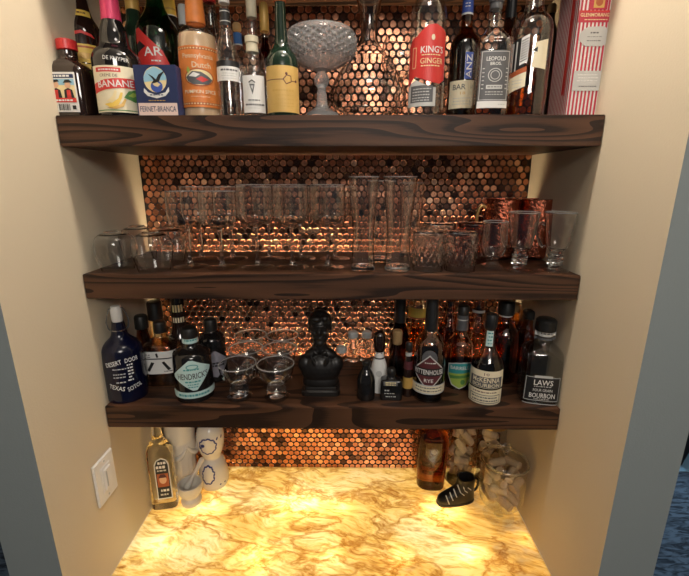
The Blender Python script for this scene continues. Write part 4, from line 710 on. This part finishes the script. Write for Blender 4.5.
bottle('whiskey_bottle', 'big round gold-brown bottle with black stopper behind the cream-label bourbon', 'bottle', (503, 340), .155, LO, [(314, 6), (320, 6.4), (325, 10), (331, 13.5), (338, 15), (396, 14.6)], 'amber_g', ('stopper', [(300.5, 7), (302.5, 8), (314, 8)], 'blackcap'), liq=(334, 'whisky'), labs=[('neck_rings', [R(-9, 316.5, 9, 317.6, 'silver')])])
bottle('bourbon_bottle', 'square clear bourbon bottle with black label beside the right wall', 'bottle', (538.5, 380), .055, LO,
 [(330, 7.4), (341, 7.8), (344, 12), (348, 17), (353, 18.8), (407, 17.8)], 'smoke', ('stopper', [(318, 8.4), (320, 9.8), (330, 9.8)], 'blackcap'), liq=(356, 'clearliq'), sq=4.5, asp=.9,
 labs=[('neck_band', [R(-10, 331, 10, 337, 'silver'), scribble(-6, 6, [334], 'grey', 1.4), R(-10, 338.5, 10, 341, 'grey')]), ('label', [R(-17, 377, 16, 401.5, 'black'), frame(-16.4, 377.6, 15.4, 400.8, .5, 'silver'), R(-9, 376, 8, 378.4, 'silver'), T('LAWS', 0, 383, 5.2, 'white', 18, bold=1), scribble(-9, 9, [386.8], 'silver', .8), T('FOUR GRAIN', 0, 390.4, 2.6, 'white', 18), T('BOURBON', 0, 395.6, 4.4, 'white', 24, bold=1), scribble(-8, 8, [399], 'silver', .7), R(-17, 403.5, 16, 404.4, 'silver')])])
bottle('whiskey_bottle', 'small amber bottle with black stopper behind the square black-label bourbon', 'bottle', (529.5, 316), .2, LO, [(319, 5.2), (326, 5.6), (331, 9), (337, 11.5), (396, 11.4)], 'amber_g', ('stopper', [(310, 5.6), (311.5, 6.6), (318, 6.6)], 'blackcap'), liq=(332, 'whisky'))
bottle('whiskey_bottle', 'rose tinted bottle in the back row, behind the teal-shield bottle', 'bottle', (449, 330), .235, LO, [(300, 4.8), (312, 5), (320, 8), (328, 11.5), (396, 11.4)], 'pink_g', liq=(318, 'whisky'))
bottle('whiskey_bottle', 'pink glass bottle in the back row, behind the cream-label bourbon', 'bottle', (477, 330), .235, LO, [(298, 5.6), (314, 6), (322, 9), (330, 11.8), (396, 11.6)], 'pink_g', liq=(327, 'clearliq'), labs=[('neck_band', [R(-8, 311, 8, 313.4, 'silver')])])
bottle('whiskey_bottle', 'amber bottle with brown cap in the back row, touching right of the round gold-brown bottle', 'bottle', (513.5, 325), .262, LO, [(312, 4.2), (318, 4.6), (324, 7), (330, 8.4), (390, 8.4)], 'amber_g', ('screw_cap', [(303, 4.2), (305, 5), (312, 5)], 'plug'), liq=(322, 'dwhisky'))
# ------------------------------------------------------------------ countertop
CT = 'counter'; ZC = SHELF[CT]
bottle('tequila_bottle', 'clear flask bottle with arched dark label, glowing yellow by the left wall', 'bottle', (159.6, 470), .148, CT,
 [(420, 4.5), (438, 4.8), (443, 9), (449, 12.2), (456, 12.6), (504, 12)], 'glowtint_g', ('stopper', [(408, 4.8), (410, 5.6), (420, 5.6)], 'silver'), sq=4, asp=.62,  # clear flask: its yellow tint paints in the light of the onyx
 labs=[('label', [P([(-4.5, 499), (-4.5, 465), (-2, 460.5), (3, 458.5), (7.5, 460.5), (9.5, 465), (9.5, 499)], 'white'), P([(-3.6, 498), (-3.6, 466), (-1.5, 461.5), (3, 459.8), (7, 461.5), (8.6, 466), (8.6, 498)], 'black'), T('TEQUILA', 2.5, 465.5, 3.4, 'white', 11, bold=1) if 0 else scribble(-2, 8, [463.6], 'white', 2.4), scribble(-3, 8, [467.6], 'white', 2.6), scribble(-3, 8, [471], 'silver', 1.4), R(-2.8, 474, 7.8, 487, 'dorange'), E(2.5, 480, 3.4, 4, 'skin'), P([(-1.5, 478), (6.5, 478), (4.5, 474.5), (.5, 474.5)], 'maroon'), scribble(-2, 7, [490.5], 'white', 2.2), scribble(-2, 7, [494.5], 'silver', 1.6)])], dx=.006)
# white ceramic canister with swags
c = (180.5, 470); Y = .245; X = on_plane(*c, Y)[0]; s = on_plane(*c, Y)[2]
t = thing('ceramic_vase', 'white ceramic vase with moulded drapery swags in the back left corner', 'vase', (-.484, Y, ZC))
H = lambda y: on_plane(180.5, y, Y)[1]-ZC
def ribs(r, z, th): return r*(1+.02*math.cos(14*th)) if z < H(455) else r
pv = [(0, 0), (11.2*s, 0), (12*s, .008)]+[(s*(11.8+.02*i), .02+(H(456)-.02)*i/8) for i in range(9)]+[(13*s, H(450)), (13.6*s, H(444)), (13.2*s, H(439.5)), (12.4*s, H(438.5)), (12.4*s, H(437.6)), (13.6*s, H(437)), (14*s, H(428)), (14*s, H(418)), (12*s, H(417)), (12*s, H(424)), (0, H(425))]
lathe(MB(), pv, 'ceramic', 84, fn=ribs).build('vase_body', t, angle=50)
for k in range(4):
    a0 = -PI/2+(k-.5)*PI/2; mb = MB(); pts = []; rad = []
    for i in range(13):
        q = i/12; a = a0+q*PI/2; pts.append((13.3*s*math.cos(a), 13.3*s*math.sin(a), H(441)-math.sin(q*PI)*.034)); rad.append(.0035+.006*math.sin(q*PI))
    tube(mb, pts, rad, 'ceramic', 12).build('swag', t)
# gourd-shaped painted decanter
Y = .238; X = -.388; s = .00312; H = lambda y: on_plane(210, y, Y)[1]-ZC
t = thing('ceramic_decanter', 'white ceramic decanter with round head and blue painted leaf wreaths', 'decanter', (X, Y, ZC))
gp = chaikin([(12.5*s, 0), (14.4*s, .012), (14.6*s, .03), (13.6*s, .055), (11.8*s, .085), (9.4*s, H(456)), (8.6*s, H(454)), (11.6*s, H(448)), (13.4*s, H(439)), (13*s, H(431)), (10*s, H(424)), (4*s, H(420.5)), (3.4*s, H(414))], 2)
lathe(MB(), [(0, 0)]+gp+[(0, gp[-1][1])], 'ceramic', 56).build('decanter_body', t)
lathe(MB(), [(0, H(414)+.0002), (4.2*s, H(414)+.0002), (4.6*s, H(410)), (3*s, H(406)), (0, H(405))], 'ceramic', 24).build('stopper', t)
def leaf(mb, a, h, rot, L=.0056, W=.0026):
    r = prof_at(gp, h); bm = bmesh.new(); n = 8
    vs = []
    for i in range(n):
        q = 2*PI*i/n; u, v = L*math.cos(q), W*math.sin(q); uu, vv = u*math.cos(rot)-v*math.sin(rot), u*math.sin(rot)+v*math.cos(rot)
        hh_ = h+vv; rr = prof_at(gp, hh_)+.0006; aa = a+uu/r; vs.append((rr*math.sin(aa), -rr*math.cos(aa), hh_))
    mb.add(vs, [tuple(range(n))], 'bluepaint'); bm.free()
mb = MB()
for ca, ch, ra, rh, n in ((-.05, .060, .44, .028, 18), (.10, H(439), .62, .026, 20)):
    for i in range(n):
        q = 2*PI*i/n; leaf(mb, ca+ra*math.cos(q), ch+rh*math.sin(q), q+1.2+(i % 2)*.9)
for a in (-.9, .75, 1.1): leaf(mb, a, .022, .3, .003, .003); leaf(mb, a*1.1, H(433), 1.1)
leaf(mb, -.25, H(438), .4, .007, .006); leaf(mb, -.42, H(440), 2, .005, .003)
mb.build('painted_leaves', t, flat=True)
# mortar and pestle
Y = .158; X = on_plane(191, 494, Y)[0]
t = thing('mortar', 'pale stone mortar bowl on a round foot, in front of the painted decanter', 'mortar', (X, Y, ZC))
mp_ = chaikin([(.028, 0), (.0295, .006), (.0285, .016), (.021, .022), (.024, .028), (.032, .036), (.0355, .050), (.0355, .066)], 2)
lathe(MB(), [(0, 0)]+mp_+[(.0345, .0675), (.031, .0675), (.0295, .066), (.028, .05), (.02, .037), (0, .033)], 'stone', 48).build('mortar_bowl', t)
t = thing('pestle', 'pale stone pestle leaning in the mortar', 'pestle', (X-.010, Y+.002, ZC+.0490)); t.rotation_euler = (-.42, .50, 0)
lathe(MB(), [(0, -.0105), (.006, -.009), (.0098, -.003), (.0105, .004), (.0092, .014), (.0062, .03), (.0062, .06), (.0074, .078), (.0078, .086), (.005, .091), (0, .0925)], 'stone', 24).build('pestle_shaft', t)
# amber bottle
bottle('whisky_bottle', 'dark amber squat bottle with embossed shield, before the glowing pennies', 'bottle', (431.5, 460), .242, CT, [(418, 5.5), (424, 8), (430, 13.5), (438, 15.6), (450, 15.8), (462, 15), (474, 13.8), (480, 13.4), (485, 12.4)], 'brownsolid', ('stopper', [(404, 6), (406, 7), (418, 7)], 'blackcap'), sq=2.5, asp=.8,
 labs=[('embossing', [frame(-9, 441, 9, 442, .4, 'relief'), P([(-8, 444), (8, 444), (8, 456), (0, 466), (-8, 456)], 'relief'), P([(-7, 445), (7, 445), (7, 455.5), (0, 464.4), (-7, 455.5)], 'brown_g'), E(0, 452, 4, 4, 'relief'), E(0, 452, 2.6, 2.6, 'brown_g')])])
# corks: bucket and jars
ck = None
def cork_fill(cx, cy, poses, label, group):
    global ck
    for (x, y, z, yaw, pit) in poses:
        if ck is None:
            mb = MB(); lathe(mb, [(0, -.022), (.0102, -.022), (.0112, -.021), (.0114, -.012), (.0114, .012), (.0112, .021), (.0102, .022), (0, .022)], 'cork', 20); ck = mb.build('wine_cork')
            tag(ck, label, 'cork', group); o = ck
        else: o = ck.copy(); COL.objects.link(o); tag(o, label, 'cork', group)
        o.location = (cx+x, cy+y, ZC+z); o.rotation_euler = (0, PI/2-pit, yaw)
BX, BY = .4705, .116
t = thing('cork_bowl', 'footed round glass bowl with lid holding wine corks, by the right wall', 'glass bowl', (BX, BY, ZC))
bp = chaikin([(.008, .040), (.035, .043), (.054, .052), (.0605, .072), (.0605, .176)], 2)
lathe(MB(), [(0, .040)]+bp, 'glass', 56).build('bowl', t)
lathe(MB(), [(.0595, .1762), (.0625, .1765), (.0635, .179), (.0625, .1815), (.0595, .1818), (.0585, .179), (.0595, .1762)], 'glassy', 56).build('rim', t)
lathe(MB(), [(0, .0035), (.013, .004), (.0085, .012), (.0085, .03), (.013, .0395), (0, .0397)], 'coverglass', 24).build('stem', t)
lathe(MB(), [(0, 0), (.042, 0), (.0425, .0015), (.036, .003), (.013, .0042), (0, .0042)], 'glass', 48).build('foot', t)
ld = lathe(MB(), [(.0615, .1826), (.0625, .186), (.058, .192), (.045, .199), (.025, .2045), (.006, .206), (0, .206)], 'glass', 56).build('lid', t)
lathe(MB(), [(.0600, .1822), (.0628, .1824), (.0636, .1845), (.0624, .187), (.0600, .187), (.0600, .1822)], 'glassy', 56).build('lid_rim', ld)
mb = MB(); tube(mb, [(.0125*math.cos(a*PI/12), 0, .223+.0125*math.sin(a*PI/12)) for a in range(24)], .0026, 'glassy', 8, True); tube(mb, [(0, 0, .2062), (0, 0, .2115)], .004, 'glassy', 10); mb.build('ring_finial', ld)
cork_fill(BX, BY, BUCKET_CORKS, 'loose wine cork inside the footed round glass bowl', 'wine corks in the footed glass bowl')
def cork_jar(label, x, y, r, h, poses, lab2, grp, rim):
    t = thing('cork_jar', label, 'jar', (x, y, ZC))
    lathe(MB(), [(0, .004), (r*.9, .0045), (r, .010), (r, h-.02), (r*.94, h-.006), (r*.94, h)], 'glass', 48).build('jar_body', t)
    lathe(MB(), [(0, 0), (r*.92, 0), (r, .003), (r, .0035), (0, .0036)], 'glassy', 40).build('jar_base', t)
    lathe(MB(), [(r*.95, h-.008), (r*1.04, h-.007), (r*1.06, h-.002), (r*1.04, h+.003), (r*.95, h+.003), (r*.945, h-.002), (r*.95, h-.008)], rim, 48).build('metal_rim', t)
    lathe(MB(), [(r*.98, h+.0035), (r*.9, h+.009), (r*.4, h+.014), (.006, h+.016), (.006, h+.020), (.011, h+.026), (.010, h+.033), (0, h+.036)], 'glass', 40).build('lid', t)
    cork_fill(x, y, poses, lab2, grp)
cork_jar('tall glass jar of wine corks beside the dark amber bottle', .394, .262, .0445, .262, JAR_CORKS, 'wine cork stacked inside the tall glass jar', 'wine corks in the tall jar', 'brass')
cork_jar('glass jar of wine corks with brass rim behind the footed glass bowl', .4835, .256, .0425, .215, SMALL_CORKS, 'wine cork inside the brass-rimmed jar behind the bowl', 'wine corks in the brass-rimmed jar', 'brass')
# boot-shaped mug
s = .00298
t = thing('boot_mug', 'small black boot-shaped mug with silver lacing and handle', 'mug', (.361, .168, ZC), rz=.2)
def section(cx, hx, hy, z, n=20, sq=2.6):
    V = []
    for i in range(n):
        a = 2*PI*i/n; c_, s_2 = math.cos(a), math.sin(a)
        V.append((cx+hx*math.copysign(abs(c_)**(2/sq), c_), hy*math.copysign(abs(s_2)**(2/sq), s_2), z))
    return V
def loft(mb, secs, mat, cap0=True, cap1=True):
    V = []; Fc = []; n = len(secs[0])
    for q in secs: V += q
    for k in range(len(secs)-1):
        for i in range(n): j = (i+1) % n; Fc.append((k*n+i, k*n+j, (k+1)*n+j, (k+1)*n+i))
    if cap0: Fc.append(tuple(range(n))[::-1])
    if cap1: Fc.append(tuple((len(secs)-1)*n+i for i in range(n)))
    mb.add(V, Fc, mat)
mb = MB(); loft(mb, [section(-.002, .057, .0215, .0065), section(-.002, .0575, .022, .012), section(-.001, .056, .0215, .022), section(.006, .048, .0205, .031), section(.016, .037, .0195, .040), section(.024, .0285, .0195, .050), section(.0265, .0265, .020, .064), section(.027, .0275, .0215, .082), section(.027, .024, .018, .0822), section(.027, .022, .016, .05)], 'boot'); mb.build('boot', t, angle=60)
mb = MB(); loft(mb, [section(-.002, .0585, .0225, 0), section(-.002, .0595, .0235, .002), section(-.002, .0595, .0235, .006), section(-.002, .0575, .022, .0064)], 'black'); mb.build('sole', t, angle=30)
mb = MB()
for i in range(5):
    x0_ = -.034+i*.0115; z0_ = .0285+i*.0095+(.003 if i > 2 else 0)
    tube(mb, [(x0_+.002, -.0228+.0008*i, z0_-.014), (x0_-.002, -.019+.001*i, z0_-.003), (x0_-.004, -.009, z0_+.006)], .0016, 'silver', 6)
for i in range(3): tube(mb, [(.004+i*.010, -.0215, .045+i*.008), (.014+i*.010, -.0212, .036+i*.008)], .0015, 'silver', 6)
mb.build('lacing', t)
tube(MB(), [(a, 0, b_) for a, b_ in chaikin([(.050, .070), (.062, .071), (.068, .060), (.068, .042), (.061, .030), (.050, .027)], 2)], .0038, 'black_g', 10).build('handle', t)
# ------------------------------------------------------------------ light
def lamp(name, kind, loc, power, col, size=.05, sy=None, rot=(0, 0, 0)):
    l = bpy.data.lights.new(name, kind); l.energy = power; l.color = col
    if kind == 'AREA':
        l.size = size
        if sy: l.shape = 'RECTANGLE'; l.size_y = sy
    else: l.shadow_soft_size = size
    o = bpy.data.objects.new(name, l); COL.objects.link(o); o.location = loc; o.rotation_euler = rot; return o
lamp('niche_downlight', 'POINT', (.08, -.05, 2.66), 25, (1, .89, .77), .045)
lamp('top_label_fill', 'AREA', (.1, -.5, 2.70), 2.5, (1, .90, .80), .25)  # added fill that brightens the top-shelf labels, no fitting of the room
lamp('room_light_behind_camera', 'AREA', (.35, -2.1, 2.70), 34, (1, .93, .84), .7, rot=(1.15, 0, .12))
lamp('hall_daylight', 'AREA', (2.9, 2.4, 2.0), 50, (.55, .78, 1.0), 1.2)
# lamps in the light box under the onyx
lamp('onyx_panel', 'AREA', (-.0025, .045, .802), .98, (1, .86, .60), 1.04, .50, (PI, 0, 0))
for px, py, w in ((190, 505, .16), (213, 508, .16), (288, 507, .26), (310, 505, .24), (341, 507, .14), (434, 509, .24), (452, 512, .16), (257, 558, .24), (330, 556, .10), (400, 560, .10), (470, 555, .14), (530, 540, .16), (160, 545, .12)):
    x, y = on_level(px, py, .914); lamp('onyx_lamp', 'POINT', (x, y, .880), w*.95, (1, .86, .58), .008)
w = bpy.data.worlds.new('world'); bpy.context.scene.world = w; w.use_nodes = True
w.node_tree.nodes['Background'].inputs[0].default_value = (.86, .92, 1, 1); w.node_tree.nodes['Background'].inputs[1].default_value = .06
sc = bpy.context.scene
sc.view_settings.view_transform = 'Standard'; sc.view_settings.look = 'None'; sc.view_settings.gamma = 1; sc.view_settings.use_curve_mapping = False; sc.view_settings.exposure = 0
sc.cycles.max_bounces = 28; sc.cycles.transmission_bounces = 20; sc.cycles.transparent_max_bounces = 48; sc.cycles.glossy_bounces = 6; sc.cycles.diffuse_bounces = 4
sc.cycles.use_denoising = True; sc.cycles.sample_clamp_indirect = 6
bpy.context.view_layer.update()
